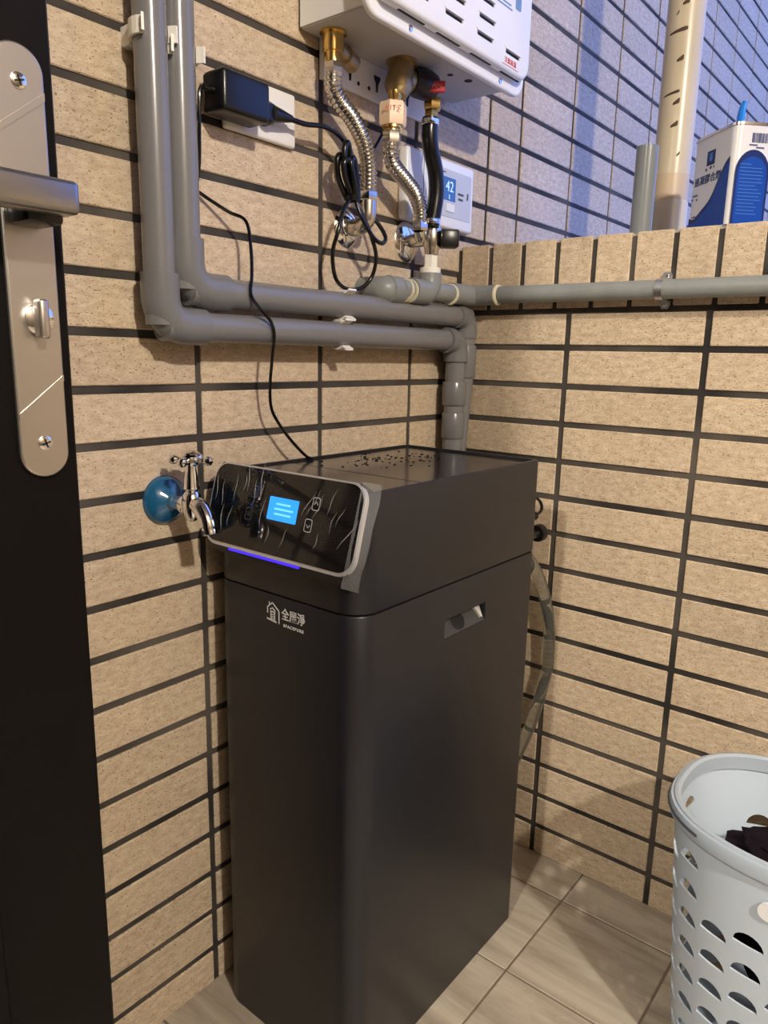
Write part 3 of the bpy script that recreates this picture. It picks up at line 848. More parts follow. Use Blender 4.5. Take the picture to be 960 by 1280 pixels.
# hose 1: left steel hose
h1 = thing('steel_hose', 'left corrugated steel hose ending in the chrome wall elbow behind the cable bundle', 'hose', (-.336, -.045, 1.235))
obj('brass_fitting', recalc(lathe(BM(), [(0, .020), (.004, .020), (.005, .0155), (.028, .0155), (.029, .013), (.042, .013)], (-.411, -.040, HZ + .001), (0, 0, -1), 20)), BRASS, h1)
obj('side_stem', recalc(lathe(BM(), [(0, .011), (.03, .011), (.031, .014), (.058, .014), (.06, .011)], (-.408, -.040, HZ - .016), (.96, .25, -.1), 14)), BRASSD, h1)
obj('flange_nut', recalc(hexnut(BM(), (-.411, -.040, HZ - .041), (0, 0, -1), .016, .0150)), NICKEL, h1)
cb = BM(); corrugated(cb, spline([(-.411, -.040, 1.424), (-.410, -.040, 1.405), (-.397, -.042, 1.390), (-.370, -.044, 1.372), (-.345, -.045, 1.345), (-.334, -.045, 1.315), (-.333, -.045, 1.272)], 8), .0128, .0011, .0062)
obj('hose_body', recalc(cb), NICKEL, h1)
obj('lower_nut', recalc(hexnut(BM(), (-.333, -.045, 1.262), (0, 0, 1), .014, .0155)), NICKEL, h1)
eb = BM(); tube(eb, fillet([(-.333, -.045, 1.262), (-.333, -.045, 1.224), (-.336, .004, 1.224)], .020, 10), .0132, 18); obj('elbow', recalc(eb), NICKEL, h1)
obj('escutcheon', recalc(lathe(BM(), [(0, .030), (.003, .030), (.009, .024), (.013, .016)], (-.336, .001, 1.224), (0, -1, 0), 28)), CHROME, h1)
adopt(h1)

# gas line: bronze valve, white-labelled union, short steel hose
h2 = thing('gas_valve_hose', 'bronze valve with a paper-labelled union and steel hose under the heater', 'valve', (-.29, -.055, 1.40))
obj('valve_body', recalc(lathe(BM(), [(0, .026), (.006, .026), (.007, .020), (.030, .022), (.042, .023), (.056, .015)], (-.266, -.055, HZ + .001), (-.22, 0, -1), 18)), BRASSD, h2)
obj('valve_arm', recalc(lathe(BM(), [(0, .016), (.030, .017), (.032, .013)], (-.276, -.056, 1.452), (1, -.1, .12), 16)), BRASSD, h2)
obj('brass_neck', recalc(lathe(BM(), [(0, .012), (.008, .0115), (.010, .010), (.022, .010)], (-.283, -.055, 1.432), (0, 0, -1), 16)), BRASS, h2)
un = obj('union_nut', recalc(hexnut(BM(), (-.287, -.055, 1.414), (0, 0, -1), .034, .0225, .35)), PAPER, h2)
obj('brass_tail', recalc(lathe(BM(), [(0, .0165), (.008, .0165), (.009, .012), (.014, .012)], (-.288, -.055, 1.384), (0, 0, -1), 16)), BRASS, h2)
obj('flange_nut', recalc(hexnut(BM(), (-.289, -.055, 1.372), (0, 0, -1), .020, .0155, .3)), NICKEL, h2)
vd = (CAM - Vector((-.287, -.055, 1.40))); vd.z = 0
nrm = vd.normalized()
Mx = basis(Vector((-.287, -.055, 1.401)) + nrm * .0222, Vector((-nrm.y, nrm.x, 0)), (0, 0, 1))
text_mesh('union_lettering', 'KITZ', .0105, REDT, Mx, un, .0, 1.2)
cb = BM(); corrugated(cb, spline([(-.291, -.055, 1.354), (-.291, -.055, 1.338), (-.281, -.055, 1.322), (-.252, -.056, 1.306), (-.226, -.057, 1.290), (-.212, -.058, 1.268), (-.210, -.058, 1.246)], 8), .0124, .0010, .0060)
obj('hose_body', recalc(cb), NICKEL, h2)
obj('lower_nut', recalc(hexnut(BM(), (-.211, -.058, 1.232), (0, 0, 1), .015, .0145)), NICKEL, h2)
obj('lower_neck', recalc(lathe(BM(), [(0, .0105), (.014, .0105), (.018, .008)], (-.211, -.058, 1.233), (.5, .1, -1), 14)), NICKEL, h2)
adopt(h2)

# angle tap on the wall with the black handle
av = thing('angle_valve', 'chrome angle valve with black square knob and round wall flange', 'valve', (-.172, -.05, 1.222))
obj('escutcheon', recalc(lathe(BM(), [(0, .035), (.003, .035), (.008, .029), (.012, .013)], (-.1735, .001, 1.224), (0, -1, 0), 28)), CHROME, av)
obj('valve_stem', recalc(lathe(BM(), [(0, .0115), (.056, .0120), (.058, .015)], (-.1735, -.008, 1.224), (0, -1, .02), 18)), NICKEL, av)
obj('valve_body', recalc(lathe(BM(), [(0, .0125), (.006, .0155), (.034, .0155), (.040, .0125), (.049, .0115)], (-.1765, -.060, 1.246), (0, 0, -1), 18)), NICKEL, av)
kb_ = BM(); box(kb_, (-.0145, -.015, 0), (.0145, .015, .032), .004, 2)
Mk = basis((-.172, -.074, 1.2235), Vector((.70, .70, .0)), (0, 0, 1))
for v in kb_.verts: v.co = Mk @ v.co
obj('knob', recalc(kb_), BLACKP, av)
adopt(av)

# black hot-water hose
h3 = thing('black_hose', 'thick black rubber hose hanging from a brass nut with dark red-labelled cap', 'hose', (-.186, -.065, 1.30))
obj('dark_cap', recalc(lathe(BM(), [(0, .019), (.010, .0225), (.030, .023), (.044, .019), (.048, .008)], (-.246, -.060, 1.456), (.92, -.25, .0), 18)), mat('dark_purple_plastic', lin(34, 26, 40), .35), h3)
lbm = BM()
cdir = (CAM - Vector((-.20, -.066, 1.45))); cdir.z = 0; cdir.normalize()
Mr = basis(Vector((-.206, -.074, 1.449)) + cdir * .0245, Vector((-cdir.y, cdir.x, 0)), (0, 0, 1))
box(lbm, (-.019, -.008, -.010), (.019, .008, .0), .001, 1, Mr); rlab = obj('red_tag', lbm, REDL, h3)
text_mesh('tag_lettering', 'OPEN', .009, PINKT, Mr @ Matrix.Translation((.002, 0, .0004)), rlab)
obj('hex_nut', recalc(hexnut(BM(), (-.199, -.068, 1.441), (0, 0, -1), .018, .0150, .25)), BRASS, h3)
obj('hose_nut', recalc(hexnut(BM(), (-.203, -.069, 1.422), (0, 0, -1), .014, .0120, .1)), BRASS, h3)
hb = BM(); tube(hb, spline([(-.206, -.070, 1.409), (-.207, -.070, 1.385), (-.202, -.070, 1.362), (-.187, -.070, 1.330), (-.182, -.070, 1.300), (-.184, -.068, 1.270), (-.187, -.065, 1.243)], 8), .0135, 18); obj('hose_body', recalc(hb), BLACKR, h3)
for zc, xx, yy in ((1.402, -.2065, -.070), (1.250, -.1865, -.0655)):
    k_ = BM(); lathe(k_, [(0, .0142), (.0005, .0150), (.0085, .0150), (.009, .0142)], (xx, yy, zc + .0045), (0, 0, -1), 20); box(k_, (xx - .020, yy - .017, zc - .003), (xx - .006, yy - .009, zc + .003), .001, 1)
    obj('hose_clamp', recalc(k_), CHROME, h3)
adopt(h3)
# thin white and black leads dropping from the heater
lw = BM(); tube(lw, spline([(-.150, -.040, 1.481), (-.158, -.046, 1.45), (-.172, -.05, 1.40), (-.176, -.045, 1.36)], 6), .0022, 8); tag(obj('sensor_lead', recalc(lw), WPLAST), 'thin white lead dropping from the heater underside beside the black hose', 'cable')
cbk = BM(); tube(cbk, spline([(-.215, -.030, 1.481), (-.225, -.028, 1.44), (-.26, -.024, 1.395), (-.295, -.020, 1.345), (-.325, -.018, 1.300), (-.350, -.022, 1.275), (-.362, -.032, 1.268)], 7), .0026, 8)
# ------------------------------------------------------------------ controller panel on the wall
ct = thing('heater_controller', 'white heater remote controller with blue display on the tiles behind the black hose', 'controller', (-.096, 0, 1.318))
obj('case', box(BM(), (-.203, -.022, 1.258), (.011, -.0005, 1.377), .006, 3), CTRLW, ct)
cf = obj('face_plate', recalc(prism(BM(), rrect(.140, .082, .003), basis((-.070, -.0221, 1.3195), (1, 0, 0), (0, 0, 1)), .0008)), CTRLF, ct)
obj('display', recalc(prism(BM(), rrect(.062, .040, .001, 2), basis((-.085, -.0230, 1.327), (1, 0, 0), (0, 0, 1)), .0004)), LCD, cf)
text_mesh('display_digits', '42', .026, LCDT, basis((-.074, -.0235, 1.331), (1, 0, 0), (0, 0, 1)), cf)
text_mesh('display_unit', 'E', .010, LCDT, basis((-.074, -.0235, 1.3135), (1, 0, 0), (0, 0, 1)), cf)
for cx_, z_, poly in ((-.036, 1.3235, [(-.010, -.002), (.010, -.002), (.010, .002), (-.010, .002)]), (-.036, 1.3145, [(-.008, -.002), (.008, -.002), (.008, .002), (-.008, .002)]),
                     (-.012, 1.323, [(-.003, -.006), (.002, -.006), (.003, .006), (-.002, .006)]), (-.098, 1.3545, [(-.010, -.001), (.010, -.001), (.010, .001), (-.010, .001)])):
    obj('printed_mark', recalc(prism(BM(), poly, basis((cx_, -.0230, z_), (1, 0, 0), (0, 0, 1)), .0003)), DGREY, cf)
obj('button', recalc(prism(BM(), rrect(.026, .014, .002), basis((-.070, -.0230, 1.295), (1, 0, 0), (0, 0, 1)), .0016)), CTRLW, cf)
obj('seam', recalc(prism(BM(), [(-.0006, -.056), (.0006, -.056), (.0006, .056), (-.0006, .056)], basis((-.155, -.0222, 1.3175), (1, 0, 0), (0, 0, 1)), .0003)), DGREY, ct)
adopt(ct)

# ------------------------------------------------------------------ outlet, adapter, cords
ol = thing('wall_outlet', 'cream rectangular wall outlet plate partly covered by the black adapter', 'outlet', (-.524, 0, 1.352))
obj('plate', box(BM(), (-.589, -.011, 1.3165), (-.459, -.0005, 1.3885), .004, 3), WPLAST, ol)
obj('insert', box(BM(), (-.572, -.0122, 1.336), (-.476, -.0108, 1.369), .0005, 1), WPLAST, ol)
adopt(ol)
ad = thing('power_adapter', 'black box power adapter plugged in the outlet with thin cord hanging to the purifier', 'adapter', (-.587, -.0123, 1.347))
obj('body', box(BM(), (-.629, -.056, 1.322), (-.549, -.0125, 1.372), .006, 3), BLACKP, ad)
obj('strain_relief', recalc(lathe(BM(), [(0, .0052), (.006, .0048), (.016, .0034)], (-.6275, -.035, 1.347), (-1, 0, 0), 12)), BLACKR, ad)
dc = BM()
cpath = [(-.640, -.035, 1.347), (-.6475, -.034, 1.344), (-.6495, -.034, 1.330), (-.6475, -.030, 1.300), (-.640, -.018, 1.262), (-.636, -.006, 1.232), (-.630, -.008, 1.226), (-.598, -.022, 1.208), (-.582, -.040, 1.196), (-.581, -.048, 1.160), (-.588, -.057, 1.125), (-.596, -.0635, 1.100), (-.585, -.0655, 1.084), (-.563, -.0655, 1.066), (-.555, -.0645, 1.046), (-.556, -.060, 1.010), (-.549, -.048, .975), (-.540, -.040, .945), (-.525, -.038, .922), (-.500, -.040, .893), (-.468, -.040, .866), (-.455, -.042, .861)]
tube(dc, spline(cpath, 6), .0024, 8, True, 1.0); obj('cord', recalc(dc), CORD, ad)
adopt(ad)
pc = thing('cable_bundle', 'black power cord with plug, tied in a bundle and hanging in a loop', 'cable', (-.52, -.0125, 1.347))
obj('plug', recalc(lathe(BM(), [(0, .015), (.014, .015), (.02, .011)], (-.525, -.0125, 1.347), (0, -1, 0), 16)), BLACKP, pc)
obj('plug_boot', recalc(lathe(BM(), [(0, .0115), (.016, .0085), (.034, .0045)], (-.520, -.027, 1.347), (1, -.12, .01), 14)), BLACKP, pc)
ma = BM(); tube(ma, spline([(-.492, -.030, 1.347), (-.462, -.034, 1.346), (-.430, -.038, 1.350), (-.402, -.040, 1.346), (-.384, -.042, 1.335), (-.380, -.044, 1.322), (-.386, -.046, 1.315)], 7), .0036, 10); obj('cord', recalc(ma), CORD, pc)
loops = [[(-.374, -.046, 1.262), (-.392, -.050, 1.292), (-.398, -.052, 1.322), (-.391, -.052, 1.334), (-.383, -.050, 1.318), (-.376, -.046, 1.285), (-.370, -.046, 1.258)],
         [(-.378, -.040, 1.258), (-.400, -.042, 1.285), (-.405, -.044, 1.308), (-.398, -.044, 1.316), (-.388, -.044, 1.298), (-.374, -.042, 1.262)],
         [(-.372, -.056, 1.256), (-.386, -.060, 1.284), (-.392, -.060, 1.305), (-.383, -.058, 1.312), (-.374, -.056, 1.285), (-.368, -.054, 1.256)],
         [(-.374, -.050, 1.258), (-.397, -.054, 1.283), (-.404, -.056, 1.300), (-.396, -.058, 1.308), (-.382, -.056, 1.284), (-.370, -.052, 1.256)]]
for L_ in loops:
    q = BM(); tube(q, spline(L_, 7), .0046, 10); obj('bundle_loop', recalc(q), CORD, pc)
q = BM(); lathe(q, [(0, .008), (.004, .0115), (.012, .0115), (.016, .008)], (-.377, -.049, 1.268), (.25, 0, -1), 12); obj('cable_tie', recalc(q), BLACKR, pc)
big = spline([(-.373, -.050, 1.262), (-.398, -.052, 1.240), (-.413, -.054, 1.205), (-.414, -.044, 1.175), (-.402, -.038, 1.142), (-.380, -.035, 1.1275), (-.354, -.035, 1.1255), (-.331, -.038, 1.133), (-.317, -.044, 1.152), (-.323, -.055, 1.180), (-.340, -.058, 1.208), (-.358, -.058, 1.232), (-.370, -.052, 1.258)], 8)
q = BM(); tube(q, big, .0032, 10); obj('hanging_loop', recalc(q), CORD, pc)
q = BM(); tube(q, spline([(-.372, -.052, 1.258), (-.366, -.060, 1.232), (-.345, -.066, 1.205), (-.322, -.066, 1.198), (-.306, -.060, 1.210), (-.308, -.045, 1.232), (-.325, -.03, 1.252), (-.355, -.034, 1.266)], 8), .0034, 10); obj('side_loop', recalc(q), CORD, pc)
obj('tail', recalc(cbk), CORD, pc)
adopt(pc)

# ------------------------------------------------------------------ faucet
tx, tz, ty = -.7015, .823, -.062
fc = thing('faucet', 'chrome garden faucet with cross handle and blue film on its wall flange', 'faucet', (tx, 0, tz))
obj('wall_flange', recalc(lathe(BM(), [(0, .034), (.004, .0335), (.011, .029), (.017, .019), (.022, .012), (.028, .0105)], (tx, .0, tz), (0, -1, 0), 30)), BLUEF, fc)['label'] = 'domed wall flange still wrapped in blue film'
obj('inlet', recalc(lathe(BM(), [(0, .0095), (.018, .0105), (.020, .0125), (.030, .0125), (.034, .010)], (tx, -.026, tz), (0, -1, 0), 18)), CHROME, fc)
obj('body', recalc(lathe(BM(), [(0, .004), (.004, .0095), (.014, .0125), (.026, .0135), (.036, .0120), (.040, .0085), (.044, .0112), (.047, .0105), (.062, .0085), (.070, .0068), (.080, .0064)], (tx, ty, tz - .020), (0, 0, 1), 20)), CHROME, fc)
sp = BM(); tube(sp, spline([(tx, ty, tz + .004), (tx, ty - .014, tz + .002), (tx + .001, ty - .028, tz - .012), (tx + .001, ty - .033, tz - .026), (tx + .001, ty - .035, tz - .033)], 6), [.0105] * 6 + [.0112] * 6 + [.0112] * 6 + [.0108] * 6 + [.0118], 16); obj('spout', recalc(sp), CHROME, fc)
hd = obj('cross_handle', recalc(lathe(BM(), [(0, .006), (.003, .0105), (.008, .0115), (.013, .0105), (.016, .004)], (tx, ty, tz + .053), (0, 0, 1), 18)), CHROME, fc)
for k in range(4):
    a = math.radians(28 + 90 * k); d = Vector((math.cos(a), math.sin(a), 0))
    obj('handle_arm', recalc(lathe(BM(), [(0, .0045), (.013, .0028), (.017, .0032), (.020, .0055), (.024, .0066), (.028, .0055), (.031, .001)], (tx, ty, tz + .061), d, 12)), CHROME, hd)
obj('handle_cap', recalc(lathe(BM(), [(0, .0115), (.002, .0115), (.004, .008)], (tx, ty, tz + .069), (0, 0, 1), 18)), CHROME, hd)
adopt(fc)

# ------------------------------------------------------------------ things on the ledge
# short grey pipe
gp = BM(); lathe(gp, [(0, .0185), (.150, .0185), (.150, .0165), (.02, .0165)], (.065, -.338, LEDGE - .001), (0, 0, 1), 28)
t = tag(obj('pipe_offcut', recalc(gp), mat('glossy_grey_pvc', lin(118, 122, 124), .18)), 'short upright grey pipe offcut on the ledge left of the beige pipe', 'pipe')
# beige drain pipe outside the parapet
bx_, by_ = .255, -.3165
bp = thing('beige_pipe', 'tall beige drain pipe with brown stains rising behind the ledge', 'pipe', (bx_, by_, .3))
BR = .034
obj('pipe_run', recalc(lathe(BM(), [(0, BR), (2.6, BR)], (bx_, by_, .1), (0, 0, 1), 32)), BEIGE, bp)
obj('socket', recalc(lathe(BM(), [(0, BR), (.001, BR * 1.10), (.030, BR * 1.10), (.033, BR * 1.08), (.040, BR * 1.08), (.042, BR * 1.06), (.074, BR * 1.06), (.077, BR)], (bx_, by_, 1.250), (0, 0, 1), 32)), BEIGE, bp)
obj('tan_band', recalc(lathe(BM(), [(0, BR * 1.004), (.062, BR * 1.004)], (bx_, by_, 1.312), (0, 0, 1), 32, False)), TANB, bp)
random.seed(11)
cdv = (CAM - Vector((bx_, by_, 0))); base_a = math.atan2(cdv.y, cdv.x)
for (z_, da, w, h) in ((1.664, -.05, .012, .010), (1.618, -.35, .034, .008), (1.570, -.1, .012, .010), (1.513, -.42, .030, .006), (1.497, -.1, .012, .010), (1.458, -.1, .013, .010), (1.406, .25, .006, .006), (1.648, -.45, .005, .005)):
    sb = BM(); nseg = 8; A = []; B = []
    for k in range(nseg + 1):
        u = k / nseg - .5; ang = base_a + da + u * w / BR
        hh = h * (.45 + .55 * (k / nseg)) * (.6 if k in (0, nseg) else 1)
        zz = z_ + (u * .006)
        A.append(sb.verts.new((bx_ + BR * 1.006 * math.cos(ang), by_ + BR * 1.006 * math.sin(ang), zz + hh / 2)))
        B.append(sb.verts.new((bx_ + BR * 1.006 * math.cos(ang), by_ + BR * 1.006 * math.sin(ang), zz - hh / 2)))
    for k in range(nseg): sb.faces.new((A[k], A[k + 1], B[k + 1], B[k]))
    obj('stain', recalc(sb), STAIN, bp)
adopt(bp)
# blue and white tin
E_ = Vector((.012, -.4950, LEDGE - .001)); th = math.radians(48)
dl = Vector((math.cos(th), math.sin(th), 0)); dr_ = Vector((math.sin(th), -math.cos(th), 0))
TW, TD, TH = .116, .068, .153
TM = basis(E_ + dl * TW / 2 + dr_ * TD / 2, dr_, dl)         # local x along the narrow face, y along the wide face
tin = thing('tin_can', 'blue and white rectangular tin can with blue spout on the ledge', 'tin can', E_ + dl * TW / 2 + dr_ * TD / 2)
tb2 = BM(); prism(tb2, rrect(TD, TW, .012, 6), TM @ Matrix.Translation((0, 0, .003)), TH - .006); obj('body', recalc(tb2), TINW, tin)
for z_ in (0, TH - .004):
    o_ = BM(); prism(o_, rrect(TD + .003, TW + .003, .0135, 6), TM @ Matrix.Translation((0, 0, z_)), .004); obj('rim', recalc(o_), TINM, tin)
# wide face (normal = -local x), narrow face (normal = -local y)
WF = basis(TM @ Vector((-TD / 2 - .0004, 0, 0)), TM.to_3x3() @ Vector((0, -1, 0)), (0, 0, 1))
NF = basis(TM @ Vector((0, -TW / 2 - .0004, 0)), TM.to_3x3() @ Vector((1, 0, 0)), (0, 0, 1))
def wave(n=20, off=0.0):
    pts = []
    for k in range(n + 1):
        u = k / n; x = -TW / 2 + .006 + u * (TW - .014)
        z = .030 + .074 / (1 + math.exp(-(u - .72) * 9)) - .012 * math.exp(-((u - .12) / .18) ** 2) + off
        pts.append((x, z))
    return pts
for nm, off, mm, d in (('navy_wave', .007, TIND, .0002), ('blue_wave', 0, TINB, .0004)):
    w_ = wave(20, off); o_ = BM(); prism(o_, [(w_[0][0], .004)] + [(w_[-1][0], .004)] + w_[::-1], WF, d); obj(nm, recalc(o_), mm, tin, False)
_k = .86
arch = lambda w, h0, h1: [(-w / 2, .004), (w / 2, .004)] + [(w / 2 * math.cos(math.radians(a)), h0 + (h1 - h0) * math.sin(math.radians(a))) for a in range(0, 181, 15)]
for nm, w, h0, h1, mm, d in (('navy_arch', .058, .080, .114, TIND, .0002), ('blue_arch', .050, .078, .104, TINB, .0004)):
    o_ = BM(); prism(o_, arch(w, h0, h1), NF, d); obj(nm, recalc(o_), mm, tin, False)
ft = BM()
random.seed(5)
for i in range(15):
    z_ = .092 - i * .0052; w = random.uniform(.028, .041)
    if i == 0: w = .018
    prism(ft, [(-.021, z_), (-.021 + w, z_), (-.021 + w, z_ + .0008), (-.021, z_ + .0008)], NF @ Matrix.Translation((0, 0, .0004)), .0002)
obj('fine_print', recalc(ft), TINL, tin, False)
bc = BM(); x_ = -.006
while x_ < .020:
    w = random.choice((.0006, .0010, .0016)); prism(bc, [(x_, .124), (x_ + w, .124), (x_ + w, .138), (x_, .138)], NF, .0003); x_ += w + random.choice((.0006, .001))
for (x0, w, z_) in ((-.010, .014, .1195), (.002, .014, .116)): prism(bc, [(x0, z_), (x0 + w, z_), (x0 + w, z_ + .002), (x0, z_ + .002)], NF, .0003)
obj('barcode', recalc(bc), TINT, tin, False)
text_mesh('tin_lettering', '速凝膠合劑', .0150, TINT, WF @ Matrix.Translation((-.008, .083, .0002)), tin, .0001)
lgm = BM(); prism(lgm, [(-.014, .104), (.008, .104), (.008, .126), (-.014, .126)], WF, .0003); e_ = obj('emblem', recalc(lgm), TIND, tin, False)
lg2 = BM(); prism(lg2, rrect(.009, .009, .004), WF @ Matrix.Translation((-.003, .114, .0003)), .0002); prism(lg2, [(-.008, .119), (.002, .119), (.002, .122), (-.008, .122)], WF @ Matrix.Translation((0, 0, .0003)), .0002); obj('emblem_mark', recalc(lg2), TINL, e_, False)
sm = BM()
for (x0, z_, w, h) in ((-.016, .0965, .004, .004), (-.004, .0975, .005, .004), (.006, .098, .002, .003), (-.046, .062, .014, .002), (-.049, .056, .004, .003), (-.036, .055, .005, .002), (-.044, .028, .012, .002), (-.028, .030, .016, .0012)):
    prism(sm, [(x0, z_), (x0 + w, z_), (x0 + w, z_ + h), (x0, z_ + h)], WF, .0003)
obj('small_print', recalc(sm), TINT, tin, False)
s2 = BM(); tube(s2, [TM @ Vector((-TD / 2 + .018, -TW / 2 + .022, TH - .002)), TM @ Vector((-TD / 2 + .018, -TW / 2 + .021, TH + .014)), TM @ Vector((-TD / 2 + .0185, -TW / 2 + .019, TH + .026)), TM @ Vector((-TD / 2 + .020, -TW / 2 + .016, TH + .034))], [.0085, .0090, .0085, .0062], 12, True, .5); obj('spout', recalc(s2), BLUEC, tin)
adopt(tin)

# ------------------------------------------------------------------ laundry basket
bcx, bcy, BA, BB, BH = -.225, -.790, .146, .204, .42
bs = thing('laundry_basket', 'white perforated plastic laundry basket standing by the parapet', 'basket', (bcx, bcy, 0))
NPER = 24
def sup(a, A, B, p=2.6):
    c_, s_ = math.cos(a), math.sin(a)
    return (A * abs(c_) ** (2 / p) * (1 if c_ > 0 else -1), B * abs(s_) ** (2 / p) * (1 if s_ > 0 else -1))
# arclength table
tab = [sup(2 * PI * k / 720, BA, BB) for k in range(721)]
cum = [0]
for p0, p1 in zip(tab, tab[1:]): cum.append(cum[-1] + math.hypot(p1[0] - p0[0], p1[1] - p0[1]))
def perim(u):
    u %= 1.0; s = u * cum[-1]; lo, hi = 0, 720
    while hi - lo > 1:
        m_ = (lo + hi) // 2
        if cum[m_] <= s: lo = m_
        else: hi = m_
    t = (s - cum[lo]) / (cum[lo + 1] - cum[lo]); a, b = tab[lo], tab[lo + 1]
    return a[0] + (b[0] - a[0]) * t, a[1] + (b[1] - a[1]) * t
def bpt(u, z):
    x, y = perim(u); f = .82 + .18 * (z / BH) ** .8
    return Vector((bcx + x * f, bcy + y * f, z))
bmw = BM()
cw = cum[-1] / NPER; z0c, rowh, nrow = .034, .046, 7
cache = {}
def V(u, z):
    k = (round((u % 1.0) * 1e5), round(z * 1e5))
    if k not in cache: cache[k] = bmw.verts.new(bpt(u, z))
    return cache[k]
hw, hh = .0205, .0185
hole = [(hw * math.cos(math.radians(a)), hh * math.sin(math.radians(a)) - .007) for a in range(0, 181, 18)]
hole += [(-hw * .5, -.0071), (0, -.0072), (hw * .5, -.0071)]
def fan(per, c):
    vs = [V(*q) for q in per]; cv_ = V(*c)
    for k in range(len(vs)): bmw.faces.new((vs[k], vs[(k + 1) % len(vs)], cv_))
def outline(u0, u1, za, zb, nz):
    return [(u0 + (u1 - u0) * t / 4, za) for t in range(4)] + [(u1, za + (zb - za) * t / nz) for t in range(nz)] + [(u1 - (u1 - u0) * t / 4, zb) for t in range(4)] + [(u0, zb - (zb - za) * t / nz) for t in range(nz)]
def cell(i, zz0, open_):
    u0, u1 = i / NPER, (i + 1) / NPER; zz1 = zz0 + rowh
    per = outline(u0, u1, zz0, zz1, 3)
    uc, zc = (u0 + u1) / 2, (zz0 + zz1) / 2
    if not open_:
        fan(per, (uc, zc)); return
    hv = [(uc + x / cum[-1], zc + z) for x, z in hole]
    ang = lambda q: math.atan2((q[1] - zc), (q[0] - uc) * cum[-1]) % (2 * PI)
    O = sorted([(ang(q), q) for q in per]); I = sorted([(ang(q), q) for q in hv])
    io = ii = 0; no, ni = len(O), len(I)
    while io < no or ii < ni:
        a_next = O[io + 1][0] if io + 1 < no else O[(io + 1) % no][0] + 2 * PI
        b_next = I[ii + 1][0] if ii + 1 < ni else I[(ii + 1) % ni][0] + 2 * PI
        vo = V(*O[io % no][1]); vi = V(*I[ii % ni][1])
        if ii >= ni or (io < no and a_next <= b_next):
            q = V(*O[(io + 1) % no][1])
            if len({vo, q, vi}) == 3: bmw.faces.new((vo, q, vi))
            io += 1
        else:
            q = V(*I[(ii + 1) % ni][1])
            if len({vo, q, vi}) == 3: bmw.faces.new((vo, q, vi))
            ii += 1
ztop = z0c + (nrow + 1) * rowh
st3 = rowh / 3
for i in range(NPER):                       # half-moon holes climb by a third of a row from column to column
    m3 = i % 3; u0, u1 = i / NPER, (i + 1) / NPER; uc = (u0 + u1) / 2
    x, y = perim(uc)
    fan(outline(u0, u1, 0.0, z0c, 1), (uc, z0c / 2))
    for t in range(m3): fan(outline(u0, u1, z0c + t * st3, z0c + (t + 1) * st3, 1), (uc, z0c + (t + .5) * st3))
    for j in range(nrow): cell(i, z0c + m3 * st3 + j * rowh, (j < nrow - 1 or abs(y) > .145) if x < .03 else (j < nrow - 2 or (j == nrow - 2 and .10 < y < .15)))
    for t in range(m3, 3): fan(outline(u0, u1, z0c + nrow * rowh + t * st3, z0c + nrow * rowh + (t + 1) * st3, 1), (uc, z0c + nrow * rowh + (t + .5) * st3))
    fan(outline(u0, u1, ztop, BH, 1), (uc, (ztop + BH) / 2))
bot = [V(i / NPER + t / 4 / NPER, 0.0) for i in range(NPER) for t in range(4)]
bmw.faces.new(bot[::-1])
recalc(bmw)
wall_o = obj('basket_wall', bmw, BASK, bs)
md = wall_o.modifiers.new('s', 'SOLIDIFY'); md.thickness = .0028; md.offset = -1
bpy.context.view_layer.update()
me = bpy.data.meshes.new_from_object(wall_o.evaluated_get(bpy.context.evaluated_depsgraph_get())); wall_o.modifiers.clear(); wall_o.data = me
for p in me.polygons: p.use_smooth = True
nl = []
for p in me.polygons:                       # smooth shading that follows the moulded wall, crisp at the cut edges
    for li in p.loop_indices:
        v = me.vertices[me.loops[li].vertex_index].co
        dx, dy = v.x - bcx, v.y - bcy
        g_ = Vector((abs(dx / BA) ** 1.6 / BA * (1 if dx > 0 else -1), abs(dy / BB) ** 1.6 / BB * (1 if dy > 0 else -1), 0)).normalized()
        g_.z = -.08; g_.normalize(); d = g_.dot(p.normal)
        nl.append(g_ if d > .75 else (-g_ if d < -.75 else p.normal.copy()))
me.normals_split_custom_set(nl)
rm = BM(); npt = 80
pr_ = [(-.0075, -.018), (.006, -.018), (.008, -.004), (.0055, .002), (.002, .0025), (.001, .005), (-.003, .006), (-.0075, .003)]
rings = []
for k in range(npt):
    u = k / npt; x, y = perim(u); x2_, y2_ = perim(u + .002); d = Vector((x2_ - x, y2_ - y)).normalized(); n_ = Vector((d.y, -d.x))
    rings.append([rm.verts.new((bcx + x + n_.x * q, bcy + y + n_.y * q, BH + h_)) for q, h_ in pr_])
for k in range(npt):
    a, b = rings[k], rings[(k + 1) % npt]
    for m_ in range(len(pr_)): rm.faces.new((a[m_], a[(m_ + 1) % len(pr_)], b[(m_ + 1) % len(pr_)], b[m_]))
obj('basket_rim', recalc(rm), RIMM, bs)
# wire bail handle lying on the rim of the near end
hb_ = BM(); pth = []
for k in range(25):
    u = .125 + .25 * k / 24; x, y = perim(u); pth.append((bcx + x * 1.045, bcy + y * 1.035, BH - .006 - .0 * k))
tube(hb_, pth, .0024, 8); obj('bail_handle', recalc(hb_), DGREY, bs)
hp = BM(); prism(hp, rrect(.036, .026, .012), basis((bcx - .1425, bcy + .045, .362), (0, -1, 0), (-.065, 0, 1)), .003); obj('pale_oval', recalc(hp), CTRLW, bs)  # pale oval plate on the basket wall below the rim
adopt(bs)
